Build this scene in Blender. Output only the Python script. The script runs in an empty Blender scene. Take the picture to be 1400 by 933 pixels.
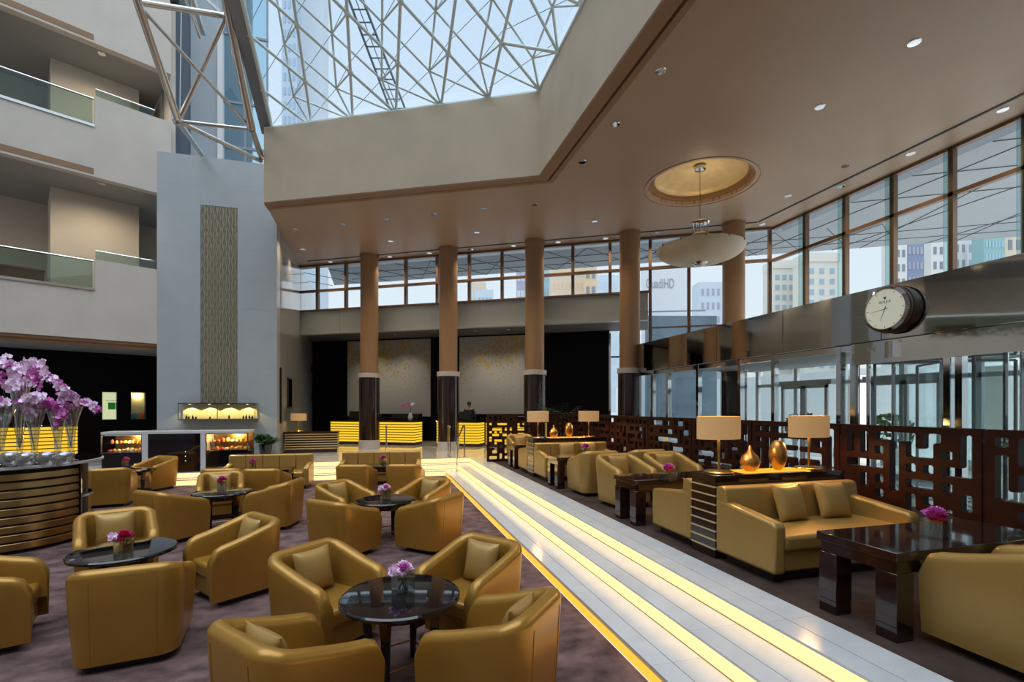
import bpy, bmesh, math, random
from mathutils import Vector, Matrix
random.seed(7)
SC = bpy.context.scene
COL = SC.collection
PI = math.pi

# ------------------------------------------------------------------ camera, sky, sun, exposure
ANG = math.radians(15.6)            # camera yaw against the marble steps (world +Y)
CH = 2.0                            # eye height over the lounge carpet
F = 661.0                           # focal length on a 1400 px wide frame
HZ = 556.0
cam_d = bpy.data.cameras.new('camera')
cam = bpy.data.objects.new('camera', cam_d)
COL.objects.link(cam)
cam.location = (0, 0, CH)
cam.rotation_euler = (PI / 2, 0, -ANG)
cam_d.sensor_width = 36.0
cam_d.lens = F * 36.0 / 1400.0
cam_d.shift_y = (HZ - 466.5) / 1400.0
cam_d.clip_start = 0.05
cam_d.clip_end = 900
SC.camera = cam

world = bpy.data.worlds.new('sky')
SC.world = world
world.use_nodes = True
wn = world.node_tree.nodes
wl = world.node_tree.links
wn.clear()
w_out = wn.new('ShaderNodeOutputWorld')
w_bg = wn.new('ShaderNodeBackground')
w_tc = wn.new('ShaderNodeTexCoord')
w_sep = wn.new('ShaderNodeSeparateXYZ')
w_ramp = wn.new('ShaderNodeValToRGB')
wl.new(w_tc.outputs['Generated'], w_sep.inputs[0])
wl.new(w_sep.outputs['Z'], w_ramp.inputs[0])
wl.new(w_ramp.outputs[0], w_bg.inputs[0])
wl.new(w_bg.outputs[0], w_out.inputs[0])
w_ramp.color_ramp.elements[0].position = 0.0
w_ramp.color_ramp.elements[0].color = (0.80, 0.86, 0.90, 1)
w_ramp.color_ramp.elements[1].position = 0.9
w_ramp.color_ramp.elements[1].color = (0.42, 0.62, 0.88, 1)
e_ = w_ramp.color_ramp.elements.new(0.35)
e_.color = (0.70, 0.82, 0.92, 1)
w_bg.inputs[1].default_value = 1.1

sun_d = bpy.data.lights.new('hazy_sun', 'SUN')
sun_d.energy = 2.6
sun_d.angle = math.radians(70)
sun_d.color = (0.90, 0.95, 1.0)
sun = bpy.data.objects.new('hazy_sun', sun_d)
COL.objects.link(sun)
sun.rotation_euler = (math.radians(12), math.radians(-8), 0)
sun.location = (0, 0, 40)

SC.view_settings.view_transform = 'Standard'
SC.view_settings.look = 'None'
SC.view_settings.gamma = 1.0
SC.view_settings.use_curve_mapping = False
SC.view_settings.exposure = 0.0
SC.cycles.max_bounces = 10
SC.cycles.diffuse_bounces = 5
SC.cycles.glossy_bounces = 4
SC.cycles.transmission_bounces = 8
SC.cycles.transparent_max_bounces = 16
SC.cycles.sample_clamp_indirect = 4.0
SC.cycles.caustics_reflective = False
SC.cycles.caustics_refractive = False
SC.cycles.use_denoising = True

# ------------------------------------------------------------------ measuring helpers
CA, SA = math.cos(ANG), math.sin(ANG)
U2 = Vector((-math.sin(PI / 3), math.cos(PI / 3), 0))      # direction of the lobby's rear walls
U3 = Vector((math.sin(PI / 3), math.cos(PI / 3), 0))       # direction of the balconies


def at(px, py, d):
    lat = (px - 700) / F * d
    return Vector((lat * CA + d * SA, d * CA - lat * SA, CH - (py - HZ) / F * d))


def on_z(px, py, z):
    return at(px, py, (CH - z) * F / (py - HZ))


def bearing(px):
    t = math.atan((px - 700) / F) + ANG
    return Vector((math.sin(t), math.cos(t), 0))


def on_line(px, p, u):
    """ground point of the vertical plane through p along u that stands in column px"""
    b = bearing(px)
    det = b.x * (-u.y) - (-u.x) * b.y
    r = (p[0] * (-u.y) - (-u.x) * p[1]) / det
    return Vector((b.x * r, b.y * r, 0))


def depth(p):
    return p[0] * SA + p[1] * CA


def z_at(py, d):
    return CH - (py - HZ) * d / F


# ------------------------------------------------------------------ materials
MATS = {}


def mat(name, col, rough=0.5, metal=0.0, var=0.0, scale=6.0, bump=0.0, bscale=40.0, emit=None, es=0.0, coat=0.0, spec=0.5, stretch=None, sheen=0.0):
    m = bpy.data.materials.new(name)
    m.use_nodes = True
    nt = m.node_tree
    b = nt.nodes['Principled BSDF']
    b.inputs['Base Color'].default_value = (*col, 1)
    b.inputs['Roughness'].default_value = rough
    b.inputs['Metallic'].default_value = metal
    b.inputs['Specular IOR Level'].default_value = spec
    b.inputs['Coat Weight'].default_value = coat
    b.inputs['Sheen Weight'].default_value = sheen
    if emit:
        b.inputs['Emission Color'].default_value = (*emit, 1)
        b.inputs['Emission Strength'].default_value = es
    if var or bump:
        tc = nt.nodes.new('ShaderNodeTexCoord')
        mp = nt.nodes.new('ShaderNodeMapping')
        nt.links.new(tc.outputs['Object'], mp.inputs[0])
        if stretch:
            mp.inputs['Scale'].default_value = stretch
    if var:
        n = nt.nodes.new('ShaderNodeTexNoise')
        n.inputs['Scale'].default_value = scale
        n.inputs['Detail'].default_value = 5
        nt.links.new(mp.outputs[0], n.inputs['Vector'])
        r = nt.nodes.new('ShaderNodeValToRGB')
        r.color_ramp.elements[0].position = 0.3
        r.color_ramp.elements[1].position = 0.7
        r.color_ramp.elements[0].color = (*[c * (1 - var) for c in col], 1)
        r.color_ramp.elements[1].color = (*[min(1, c * (1 + var)) for c in col], 1)
        nt.links.new(n.outputs[0], r.inputs[0])
        nt.links.new(r.outputs[0], b.inputs['Base Color'])
    if bump:
        n2 = nt.nodes.new('ShaderNodeTexNoise')
        n2.inputs['Scale'].default_value = bscale
        n2.inputs['Detail'].default_value = 3
        nt.links.new(mp.outputs[0], n2.inputs['Vector'])
        bp = nt.nodes.new('ShaderNodeBump')
        bp.inputs['Strength'].default_value = bump
        bp.inputs['Distance'].default_value = 0.02
        nt.links.new(n2.outputs[0], bp.inputs['Height'])
        nt.links.new(bp.outputs[0], b.inputs['Normal'])
    MATS[name] = m
    return m


def glow(name, col, s):
    m = bpy.data.materials.new(name)
    m.use_nodes = True
    nt = m.node_tree
    nt.nodes.remove(nt.nodes['Principled BSDF'])
    e = nt.nodes.new('ShaderNodeEmission')
    e.inputs[0].default_value = (*col, 1)
    e.inputs[1].default_value = s
    nt.links.new(e.outputs[0], nt.nodes['Material Output'].inputs[0])
    MATS[name] = m
    return m


def pane_mat(name, tint, refl=1.0, rough=0.0):
    """thin glass: tinted see-through plus a mirror share that grows with the angle"""
    m = bpy.data.materials.new(name)
    m.use_nodes = True
    nt = m.node_tree
    nt.nodes.remove(nt.nodes['Principled BSDF'])
    t = nt.nodes.new('ShaderNodeBsdfTransparent')
    t.inputs[0].default_value = (*tint, 1)
    g = nt.nodes.new('ShaderNodeBsdfGlossy')
    g.inputs['Roughness'].default_value = rough
    lw = nt.nodes.new('ShaderNodeLayerWeight')
    lw.inputs[0].default_value = 0.5
    pw = nt.nodes.new('ShaderNodeMath')
    pw.operation = 'POWER'
    pw.inputs[1].default_value = 4.0
    nt.links.new(lw.outputs['Facing'], pw.inputs[0])
    mu = nt.nodes.new('ShaderNodeMath')
    mu.operation = 'MULTIPLY_ADD'
    mu.use_clamp = True
    mu.inputs[1].default_value = 0.9 * min(1, refl)
    mu.inputs[2].default_value = 0.05 * refl
    mx = nt.nodes.new('ShaderNodeMixShader')
    nt.links.new(pw.outputs[0], mu.inputs[0])
    nt.links.new(mu.outputs[0], mx.inputs[0])
    nt.links.new(t.outputs[0], mx.inputs[1])
    nt.links.new(g.outputs[0], mx.inputs[2])
    nt.links.new(mx.outputs[0], nt.nodes['Material Output'].inputs[0])
    MATS[name] = m
    return m


mat('leather', (0.405, 0.213, 0.036), 0.31, 0.40, var=0.06, scale=3, bump=0.03, bscale=90)
mat('leather_pillow', (0.42, 0.262, 0.078), 0.42, 0.25, bump=0.12, bscale=60)
mat('leather_light', (0.435, 0.265, 0.072), 0.35, 0.35, var=0.05, scale=3, bump=0.03, bscale=90)
mat('plinth_black', (0.008, 0.006, 0.006), 0.5)
mat('carpet', (0.165, 0.105, 0.100), 0.95, var=0.55, scale=4.0, bump=0.5, bscale=160, spec=0.1, stretch=(1, 1.3, 1))
mat('carpet_side', (0.075, 0.050, 0.040), 0.95, var=0.35, scale=3.0, bump=0.4, bscale=160, spec=0.1)
mat('dark_wood', (0.022, 0.009, 0.007), 0.16, coat=0.4, var=0.4, scale=4, stretch=(6, 1, 6))
mat('table_wood', (0.020, 0.008, 0.006), 0.10, coat=0.6, var=0.4, scale=4, stretch=(1, 6, 6))
mat('fret_wood', (0.034, 0.007, 0.0025), 0.48, spec=0.25, var=0.4, scale=3, stretch=(1, 1, 5))
mat('black_gloss', (0.006, 0.006, 0.007), 0.05, coat=0.5)
mat('black_matt', (0.006, 0.006, 0.007), 0.6)
mat('black_wall', (0.003, 0.0025, 0.003), 0.45, spec=0.12)
mat('plaster', (0.64, 0.585, 0.515), 0.8, var=0.05, scale=1.2)
mat('plaster_well', (0.56, 0.455, 0.33), 0.6, var=0.07, scale=1.0)
mat('ceiling_tan', (0.45, 0.32, 0.22), 0.45, var=0.03, scale=0.8)
mat('trim_brown', (0.30, 0.175, 0.09), 0.5)
mat('soffit_grey', (0.33, 0.34, 0.34), 0.8)
mat('dome_gold', (0.62, 0.47, 0.25), 0.45, 0.2, var=0.1, scale=4)
mat('tower_stone', (0.41, 0.445, 0.465), 0.25, var=0.03, scale=2)
mat('tower_side', (0.34, 0.36, 0.37), 0.08, var=0.05, scale=1)
mat('tower_blue', (0.17, 0.22, 0.28), 0.7)
mat('tower_pale', (0.38, 0.43, 0.47), 0.7)
mat('wave_panel', (0.33, 0.30, 0.22), 0.4, 0.2)
mat('white_stone', (0.66, 0.67, 0.68), 0.3)
mat('column_tan', (0.33, 0.20, 0.105), 0.4, var=0.05, scale=1)
mat('collar_white', (0.55, 0.54, 0.52), 0.4)
mat('grey_fascia', (0.46, 0.52, 0.54), 0.35, var=0.05, scale=0.6)
mat('dark_soffit', (0.12, 0.12, 0.12), 0.6)
mat('chrome', (0.72, 0.72, 0.73), 0.06, 1.0)
mat('mirror_steel', (0.50, 0.485, 0.46), 0.04, 1.0, bump=0.02, bscale=1.2)
mat('mirror_wavy', (0.60, 0.58, 0.54), 0.05, 1.0, bump=0.12, bscale=2.0)
mat('steel_tube', (0.60, 0.58, 0.54), 0.25, 1.0)
mat('white_tube', (0.74, 0.84, 0.82), 0.35)
mat('ladder_grey', (0.20, 0.25, 0.30), 0.4)
mat('grey_beam', (0.27, 0.30, 0.33), 0.4)
mat('mullion_brown', (0.20, 0.125, 0.08), 0.35, 0.4)
mat('gold', (0.75, 0.50, 0.16), 0.22, 1.0)
mat('bronze', (0.36, 0.235, 0.10), 0.28, 1.0, var=0.15, scale=3)
mat('gold_slat', (0.74, 0.58, 0.30), 0.35, 0.4)
mat('canopy', (0.38, 0.41, 0.44), 0.6)
mat('canopy_joint', (0.06, 0.07, 0.08), 0.6)
mat('concrete_out', (0.60, 0.58, 0.54), 0.8, var=0.05, scale=0.3)
mat('pale_wall', (0.80, 0.79, 0.77), 0.7)
mat('petal_pale', (0.95, 0.76, 0.93), 0.6)
mat('petal_pink', (0.74, 0.20, 0.62), 0.6)
mat('petal_rose', (0.62, 0.03, 0.16), 0.55)
mat('leaf', (0.05, 0.11, 0.03), 0.5)
mat('leaf_dark', (0.030, 0.060, 0.028), 0.55)
mat('stem_green', (0.08, 0.14, 0.04), 0.5)
mat('floral_panel', (0.50, 0.49, 0.45), 0.55)
mat('skin', (0.45, 0.26, 0.18), 0.5)
mat('hair', (0.012, 0.009, 0.008), 0.5)
mat('suit', (0.02, 0.02, 0.025), 0.7)
mat('wood_desk', (0.24, 0.085, 0.03), 0.35, var=0.2, scale=3)
mat('cast_gold', (0.62, 0.30, 0.08), 0.28, 0.85, var=0.2, scale=8)
mat('dial', (0.88, 0.90, 0.80), 0.4, emit=(.85, .92, .72), es=0.28)  # faint glow added so the dial face reads brighter
mat('ink', (0.02, 0.025, 0.02), 0.5)
mat('clock_steel', (0.16, 0.14, 0.125), 0.32, 1.0)
mat('frame_white', (0.70, 0.70, 0.70), 0.4)
mat('pastry_gold', (0.60, 0.30, 0.08), 0.6)
mat('pastry_red', (0.50, 0.06, 0.04), 0.5)
mat('pastry_cream', (0.75, 0.62, 0.38), 0.6)
mat('bowl_alabaster', (0.62, 0.55, 0.40), 0.4, var=0.06, scale=3)
mat('sign_white', (0.82, 0.82, 0.84), 0.7)
mat('sign_grey', (0.42, 0.42, 0.48), 0.7)
mat('display_cream', (0.78, 0.68, 0.38), 0.6)
glow('led_warm', (1.0, 0.64, 0.24), 2.0)
glow('led_edge', (1.0, 0.50, 0.06), 1.3)
glow('slat_yellow', (1.0, 0.60, 0.03), 1.05)
glow('lamp_lens', (1.0, 0.93, 0.82), 0.6)
glow('vitrine_light', (1.0, 0.82, 0.42), 2.2)
glow('vitrine_green', (0.80, 0.86, 0.50), 0.75)
glow('sign_green', (0.02, 0.16, 0.03), 0.7)
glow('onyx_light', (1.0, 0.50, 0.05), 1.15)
glow('monitor_glow', (0.65, 0.72, 0.80), 0.5)
pane_mat('clear_pane', (0.93, 0.96, 0.97), 0.6)
pane_mat('sky_pane', (0.95, 0.97, 0.98), 0.35)
pane_mat('fin_glass', (0.72, 0.86, 0.86), 1.0)
pane_mat('rail_glass', (0.62, 0.72, 0.68), 0.9)
pane_mat('tint_pane', (0.78, 0.87, 0.88), 1.3)
pane_mat('thin_glass', (0.93, 0.96, 0.96), 4.5)
pane_mat('blue_pane', (0.50, 0.72, 0.82), 1.2)


def marble(name, col, tile, rough, vein):
    m = mat(name, col, rough)
    nt = m.node_tree
    b = nt.nodes['Principled BSDF']
    tc = nt.nodes.new('ShaderNodeTexCoord')
    n = nt.nodes.new('ShaderNodeTexNoise')
    n.inputs['Scale'].default_value = 1.3
    n.inputs['Detail'].default_value = 8
    n.inputs['Distortion'].default_value = 1.6
    nt.links.new(tc.outputs['Object'], n.inputs['Vector'])
    r = nt.nodes.new('ShaderNodeValToRGB')
    r.color_ramp.elements[0].position = 0.35
    r.color_ramp.elements[0].color = (*[c * (1 - vein) for c in col], 1)
    r.color_ramp.elements[1].position = 0.55
    r.color_ramp.elements[1].color = (*col, 1)
    nt.links.new(n.outputs[0], r.inputs[0])
    last = r.outputs[0]
    if tile:
        bt = nt.nodes.new('ShaderNodeTexBrick')
        bt.offset = 0.0
        bt.inputs['Scale'].default_value = 1.0
        bt.inputs['Brick Width'].default_value = tile
        bt.inputs['Row Height'].default_value = tile
        bt.inputs['Mortar Size'].default_value = 0.006
        bt.inputs['Mortar'].default_value = (0.22, 0.21, 0.2, 1)
        nt.links.new(tc.outputs['Object'], bt.inputs['Vector'])
        nt.links.new(last, bt.inputs['Color1'])
        nt.links.new(last, bt.inputs['Color2'])
        last = bt.outputs[0]
    nt.links.new(last, b.inputs['Base Color'])
    return m


marble('marble_step', (0.66, 0.69, 0.71), 0, 0.16, 0.10)
marble('marble_floor', (0.58, 0.56, 0.52), 0.9, 0.07, 0.10)


def floral():
    m = MATS['floral_panel']
    nt = m.node_tree
    b = nt.nodes['Principled BSDF']
    tc = nt.nodes.new('ShaderNodeTexCoord')
    v = nt.nodes.new('ShaderNodeTexVoronoi')
    v.inputs['Scale'].default_value = 6.5
    nt.links.new(tc.outputs['Object'], v.inputs['Vector'])
    n = nt.nodes.new('ShaderNodeTexNoise')
    n.inputs['Scale'].default_value = 1.1
    nt.links.new(tc.outputs['Object'], n.inputs['Vector'])
    sz = nt.nodes.new('ShaderNodeSeparateXYZ')
    nt.links.new(tc.outputs['Object'], sz.inputs[0])
    mr = nt.nodes.new('ShaderNodeMapRange')
    mr.inputs[1].default_value = 1.4
    mr.inputs[2].default_value = 4.0
    nt.links.new(sz.outputs['Z'], mr.inputs[0])
    mul = nt.nodes.new('ShaderNodeMath')
    mul.operation = 'MULTIPLY'
    nt.links.new(n.outputs[0], mul.inputs[0])
    nt.links.new(mr.outputs[0], mul.inputs[1])
    sub = nt.nodes.new('ShaderNodeMath')
    sub.operation = 'SUBTRACT'
    nt.links.new(mul.outputs[0], sub.inputs[0])
    nt.links.new(v.outputs['Distance'], sub.inputs[1])
    r = nt.nodes.new('ShaderNodeValToRGB')
    r.color_ramp.elements[0].position = 0.0
    r.color_ramp.elements[0].color = (0.46, 0.45, 0.42, 1)
    r.color_ramp.elements[1].position = 0.10
    r.color_ramp.elements[1].color = (0.50, 0.36, 0.15, 1)
    nt.links.new(sub.outputs[0], r.inputs[0])
    nt.links.new(r.outputs[0], b.inputs['Base Color'])


floral()


def shade_mat():
    m = bpy.data.materials.new('lamp_shade')
    m.use_nodes = True
    nt = m.node_tree
    b = nt.nodes['Principled BSDF']
    b.inputs['Base Color'].default_value = (0.50, 0.31, 0.14, 1)
    b.inputs['Roughness'].default_value = 0.8
    b.inputs['Emission Color'].default_value = (1.0, 0.56, 0.22, 1)
    b.inputs['Emission Strength'].default_value = 0.24
    MATS['lamp_shade'] = m


shade_mat()


# ------------------------------------------------------------------ mesh builder
class MB:
    def __init__(self):
        self.v, self.f, self.mi = [], [], []
        self.slot = 0

    def add(self, vs, fs, M=None):
        o = len(self.v)
        for p in vs:
            p = Vector(p)
            self.v.append(M @ p if M is not None else p)
        for f in fs:
            self.f.append([o + i for i in f])
            self.mi.append(self.slot)
        return self

    def box(self, a, b, M=None):
        x0, y0, z0 = a
        x1, y1, z1 = b
        vs = [(x0, y0, z0), (x1, y0, z0), (x1, y1, z0), (x0, y1, z0), (x0, y0, z1), (x1, y0, z1), (x1, y1, z1), (x0, y1, z1)]
        return self.add(vs, [(3, 2, 1, 0), (4, 5, 6, 7), (0, 1, 5, 4), (1, 2, 6, 5), (2, 3, 7, 6), (3, 0, 4, 7)], M)

    def prism(self, poly, z0, z1, M=None):
        n = len(poly)
        vs = [(p[0], p[1], z0) for p in poly] + [(p[0], p[1], z1) for p in poly]
        ar = sum(poly[i][0] * poly[(i + 1) % n][1] - poly[(i + 1) % n][0] * poly[i][1] for i in range(n))
        fs = [tuple(range(n - 1, -1, -1)), tuple(range(n, 2 * n))] + [(i, (i + 1) % n, n + (i + 1) % n, n + i) for i in range(n)]
        if ar < 0:
            fs = [tuple(reversed(f)) for f in fs]
        return self.add(vs, fs, M)

    def wall(self, p, q, t, z0, z1, side=1):
        """upright slab from ground point p to q, thickness t towards side (1 = left of p>q)"""
        p, q = Vector((p[0], p[1])), Vector((q[0], q[1]))
        d = (q - p).normalized()
        n = Vector((-d.y, d.x)) * t * side
        return self.prism([p, q, q + n, p + n], z0, z1)

    def tube(self, pts, r, n=8, caps=True):
        pts = [Vector(p) for p in pts]
        rs = r if isinstance(r, (list, tuple)) else [r] * len(pts)
        vs, fs = [], []
        up = None
        for i, p in enumerate(pts):
            t = (pts[min(i + 1, len(pts) - 1)] - pts[max(i - 1, 0)]).normalized()
            if up is None:
                up = Vector((0, 0, 1)) if abs(t.z) < 0.9 else Vector((1, 0, 0))
            a = t.cross(up).normalized()
            b = a.cross(t).normalized()
            up = b
            for k in range(n):
                w = 2 * PI * k / n
                vs.append(p + (a * math.cos(w) + b * math.sin(w)) * rs[i])
        for i in range(len(pts) - 1):
            for k in range(n):
                fs.append((i * n + k, i * n + (k + 1) % n, (i + 1) * n + (k + 1) % n, (i + 1) * n + k))
        if caps:
            fs.append(tuple(range(n - 1, -1, -1)))
            fs.append(tuple(range((len(pts) - 1) * n, len(pts) * n)))
        return self.add(vs, fs)

    def lathe(self, prof, n=24, c=(0, 0, 0), close=True):
        vs, fs = [], []
        for r, z in prof:
            for k in range(n):
                w = 2 * PI * k / n
                vs.append((c[0] + r * math.cos(w), c[1] + r * math.sin(w), c[2] + z))
        m = len(prof)
        for i in range(m - 1):
            for k in range(n):
                fs.append((i * n + k, i * n + (k + 1) % n, (i + 1) * n + (k + 1) % n, (i + 1) * n + k))
        if close:
            fs.append(tuple(range(n - 1, -1, -1)))
            fs.append(tuple(range((m - 1) * n, m * n)))
        return self.add(vs, fs)

    def quad(self, a, b, c, d):
        return self.add([a, b, c, d], [(0, 1, 2, 3)])

    def mesh(self, name, m, smooth=35):
        me = bpy.data.meshes.new(name)
        me.from_pydata([tuple(v) for v in self.v], [], self.f)
        ms = m if isinstance(m, (list, tuple)) else [m]
        for k in ms:
            me.materials.append(MATS[k])
        if len(ms) > 1:
            me.polygons.foreach_set('material_index', self.mi)
        if smooth:
            me.polygons.foreach_set('use_smooth', [True] * len(me.polygons))
            me.update()
            me.set_sharp_from_angle(angle=math.radians(smooth))
        me.update()
        return me


def link(name, me, parent=None, bevel=0, seg=2):
    o = bpy.data.objects.new(name, me)
    COL.objects.link(o)
    if parent is not None:
        o.parent = parent
    if bevel:
        b = o.modifiers.new('bevel', 'BEVEL')
        b.width = bevel
        b.segments = seg
        b.limit_method = 'ANGLE'
        b.angle_limit = math.radians(40)
        if seg > 1:
            me.polygons.foreach_set('use_smooth', [True] * len(me.polygons))
            me.set_sharp_from_angle(angle=math.radians(50 if seg < 3 else 80))
    return o


def part(name, mb, m, parent, bevel=0, seg=2, smooth=35, label=None):
    o = link(name, mb.mesh(name, m, smooth), parent, bevel, seg)
    if label:
        o['label'] = label
    return o


def tag(o, label, cat, group=None):
    o['label'] = label
    o['category'] = cat
    if group:
        o['group'] = group
    return o


def thing(name, label, cat, loc=(0, 0, 0), rot=0.0, group=None):
    o = bpy.data.objects.new(name, None)
    o.empty_display_size = 0.2
    COL.objects.link(o)
    o.location = loc
    o.rotation_euler = (0, 0, rot)
    return tag(o, label, cat, group)


def struct(name, mb, m, label=None, parent=None, bevel=0, smooth=35):
    o = link(name, mb.mesh(name, m, smooth), parent, bevel)
    if parent is None:
        o['kind'] = 'structure'
        if label:
            o['label'] = label
    return o


def sroot(name, label, loc=(0, 0, 0)):
    o = bpy.data.objects.new(name, None)
    COL.objects.link(o)
    o.location = loc
    o['kind'] = 'structure'
    o['label'] = label
    return o


def kids(o):
    return [c for c in bpy.data.objects if c.parent == o]


KIDS = {}


def dup(root, loc, rot, label, group=None, z=None):
    """copy of a thing with copies of its parts and sub-parts (mesh data shared)"""
    r = root.copy()
    COL.objects.link(r)
    r.location = loc
    r.rotation_euler = (0, 0, rot)
    r['label'] = label
    if group:
        r['group'] = group
    if root.name not in KIDS:
        KIDS[root.name] = [(c, list(c.children)) for c in root.children]
    for c, gs in KIDS[root.name]:
        cc = c.copy()
        COL.objects.link(cc)
        cc.parent = r
        for g in gs:
            gg = g.copy()
            COL.objects.link(gg)
            gg.parent = cc
    return r


def face(dx, dy):
    """z rotation that turns local +Y to world direction (dx, dy)"""
    return math.atan2(-dx, dy)
# ------------------------------------------------------------------ the setting: floors and steps
H = 7.65            # hall ceiling
ZU = 0.45           # lobby and side terrace level
X1, X2, X3, X4 = 1.90, 2.30, 2.71, 3.13
Y1, Y2, Y3 = 13.95, 14.25, 14.55
COUNTER_X = (-6.60, -3.29)
COUNTER_Y = (14.27, 15.02)

struct('floor_lounge', MB().box((-14, -5, -0.2), (X1, Y1, 0)), 'carpet', 'mottled mauve brown carpet of the sunken lounge')
struct('floor_terrace', MB().box((X4, -5, 0.1), (8.0, 13.3, ZU)), 'carpet_side', 'brown carpet of the raised terrace beside the marble steps')
fl = MB()
fl.prism([(COUNTER_X[1], Y3), (X4, Y3), (X4, 13.3), (8.0, 13.3), (8.0, -5), (30, -5), (30, 34), (-16, 34), (-16, 15.05), (COUNTER_X[1], 15.05)], 0.2, ZU)
struct('floor_lobby', fl, 'marble_floor', 'glossy pale marble floor of the reception lobby')

steps = sroot('floor_steps', 'pale marble steps with warm light strips between lounge and terrace')
core = MB()
core.box((X1 + .02, -5, 0.0), (X2, Y1 + .02, 0.13)).box((X2 + .02, -5, 0.0), (X3, Y2 + .02, 0.28)).box((X3 + .02, -5, 0), (X4, Y3 + .02, 0.43))
core.box((-14, Y1 + .02, 0), (X2, Y2, 0.13)).box((-14, Y2 + .02, 0), (X3, Y3, 0.28)).box((-14, Y3 + .02, 0), (X3, Y3 + .5, 0.28))
part('step_core', core, 'white_stone', steps)
slab_meshes = {}


def slab(x0, y0, x1, y1, z):
    key = (round(x1 - x0, 3), round(y1 - y0, 3))
    if key not in slab_meshes:
        g, h = (0.004, 0.0012) if key[1] > key[0] else (0.0012, 0.003)
        slab_meshes[key] = MB().box((g, h, -0.02), (key[0] - g, key[1] - h, 0)).mesh('marble_slab', 'marble_step', 0)
    o = link('marble_slab', slab_meshes[key], steps)
    o.location = (x0, y0, z)


def slab_row_y(x0, x1, y0, y1, z, L=1.2):
    n = max(1, round((y1 - y0) / L))
    for i in range(n):
        slab(x0, y0 + (y1 - y0) * i / n, x1, y0 + (y1 - y0) * (i + 1) / n, z)


def slab_row_x(x0, x1, y0, y1, z, L=1.2):
    n = max(1, round((x1 - x0) / L))
    for i in range(n):
        slab(x0 + (x1 - x0) * i / n, y0, x0 + (x1 - x0) * (i + 1) / n, y1, z)


for (xa, xb, ye, z) in ((X1 - .02, X2, Y1, .15), (X2 - .02, X3, Y2, .30), (X3 - .02, X4, Y3, .45)):
    xm = xa + (xb - xa) * 0.42
    slab_row_y(xa, xm, -3.0, ye, z)
    slab_row_y(xm, xb, -3.0, ye, z)
slab_row_x(-13, X2, Y1 - .02, Y2, .15)
slab_row_x(-13, COUNTER_X[0], Y2 - .02, Y3, .30)
slab_row_x(COUNTER_X[0], COUNTER_X[1], Y2 - .02, 15.05, .30)
slab_row_x(COUNTER_X[1], X3, Y2 - .02, Y3, .30)
slab_row_x(-13, COUNTER_X[0], Y3 - .02, 15.05, .45)
led = MB()
led.box((X2 - .006, -5, .165), (X2 + .02, Y2, .275)).box((X3 - .006, -5, .315), (X3 + .02, Y3, .425))
led.box((-13, Y1 - .006, .015), (X2 + .01, Y1 + .02, .12)).box((-13, Y2 - .006, .165), (X3, Y2 + .02, .275))
led.box((COUNTER_X[1], Y3 - .006, .315), (X3, Y3 + .02, .425)).box((-13, Y3 - .006, .315), (COUNTER_X[0], Y3 + .02, .425))
part('light_strip', led, 'led_warm', steps)
part('floor_light_strip', MB().box((X1 - .004, -5, .012), (X1 + .02, Y1, .075)), 'led_edge', steps, label='amber light strip along the carpet edge')

# ------------------------------------------------------------------ ceiling with the skylight well and the lamp dome
WA = Vector((-3.0, 14.65, 0))       # far corner of the well
WB = Vector((3.79, 11.13, 0))       # near corner of the well
W0 = Vector((12.0, 12.54, 0))       # corner of the glazed walls
WL = on_line(407, W0, U2)
PEND = on_z(957, 252, H)
RD = 1.27
bm = bmesh.new()
inner = 0.42
nB = Vector((0.5, 0.866, 0))
outline = [(-3.0, WA.y + .42), (-3.0, WL.y + .3), (WL.x + .1, WL.y + .3), (W0.x + .1, W0.y + .06), (12.1, -5), (WB.x + inner, -5), (WB.x + inner, WB.y + .32)]
ov = [bm.verts.new((x, y, H)) for x, y in outline]
oe = [bm.edges.new((ov[i], ov[(i + 1) % len(ov)])) for i in range(len(ov))]
cv = [bm.verts.new((PEND.x + RD * math.cos(2 * PI * k / 48), PEND.y + RD * math.sin(2 * PI * k / 48), H)) for k in range(48)]
ce = [bm.edges.new((cv[k], cv[(k + 1) % 48])) for k in range(48)]
bmesh.ops.triangle_fill(bm, use_beauty=True, use_dissolve=False, edges=oe + ce)
ext = bmesh.ops.extrude_face_region(bm, geom=bm.faces[:])
bmesh.ops.translate(bm, verts=[v for v in ext['geom'] if isinstance(v, bmesh.types.BMVert)], vec=(0, 0, 0.35))
bmesh.ops.recalc_face_normals(bm, faces=bm.faces[:])
me = bpy.data.meshes.new('ceiling')
bm.to_mesh(me)
bm.free()
me.materials.append(MATS['ceiling_tan'])
ceil = bpy.data.objects.new('ceiling', me)
COL.objects.link(ceil)
ceil['kind'] = 'structure'
ceil['label'] = 'smooth tan plaster ceiling over terrace and lobby'
dome = MB()
dome.lathe([(RD + .10, -.015), (RD + .10, .02), (RD, .02), (RD, .10), (RD - .08, .10), (RD - .08, .18), (RD - .16, .18)], 64, (PEND.x, PEND.y, H), close=False)
part('dome_ring', dome, 'trim_brown', ceil, smooth=30, label='stepped brown ring around the lamp recess')
dome = MB()
R_ = RD - .16
dome.lathe([(R_ * math.cos(a), .18 + .30 * math.sin(a)) for a in [PI / 2 * k / 8 for k in range(9)]][:-1] + [(0.02, .48)], 64, (PEND.x, PEND.y, H), close=False)
part('dome', dome, 'dome_gold', ceil, smooth=60, label='golden dome recess above the bowl lamp')


def offs(k):
    """well outline pushed k outwards: left end, corner, side end"""
    return [Vector((-3.0, WA.y + k * 1.15, 0)), Vector((WB.x + k, WB.y + k * .577, 0)), Vector((WB.x + k, -5, 0))]


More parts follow.
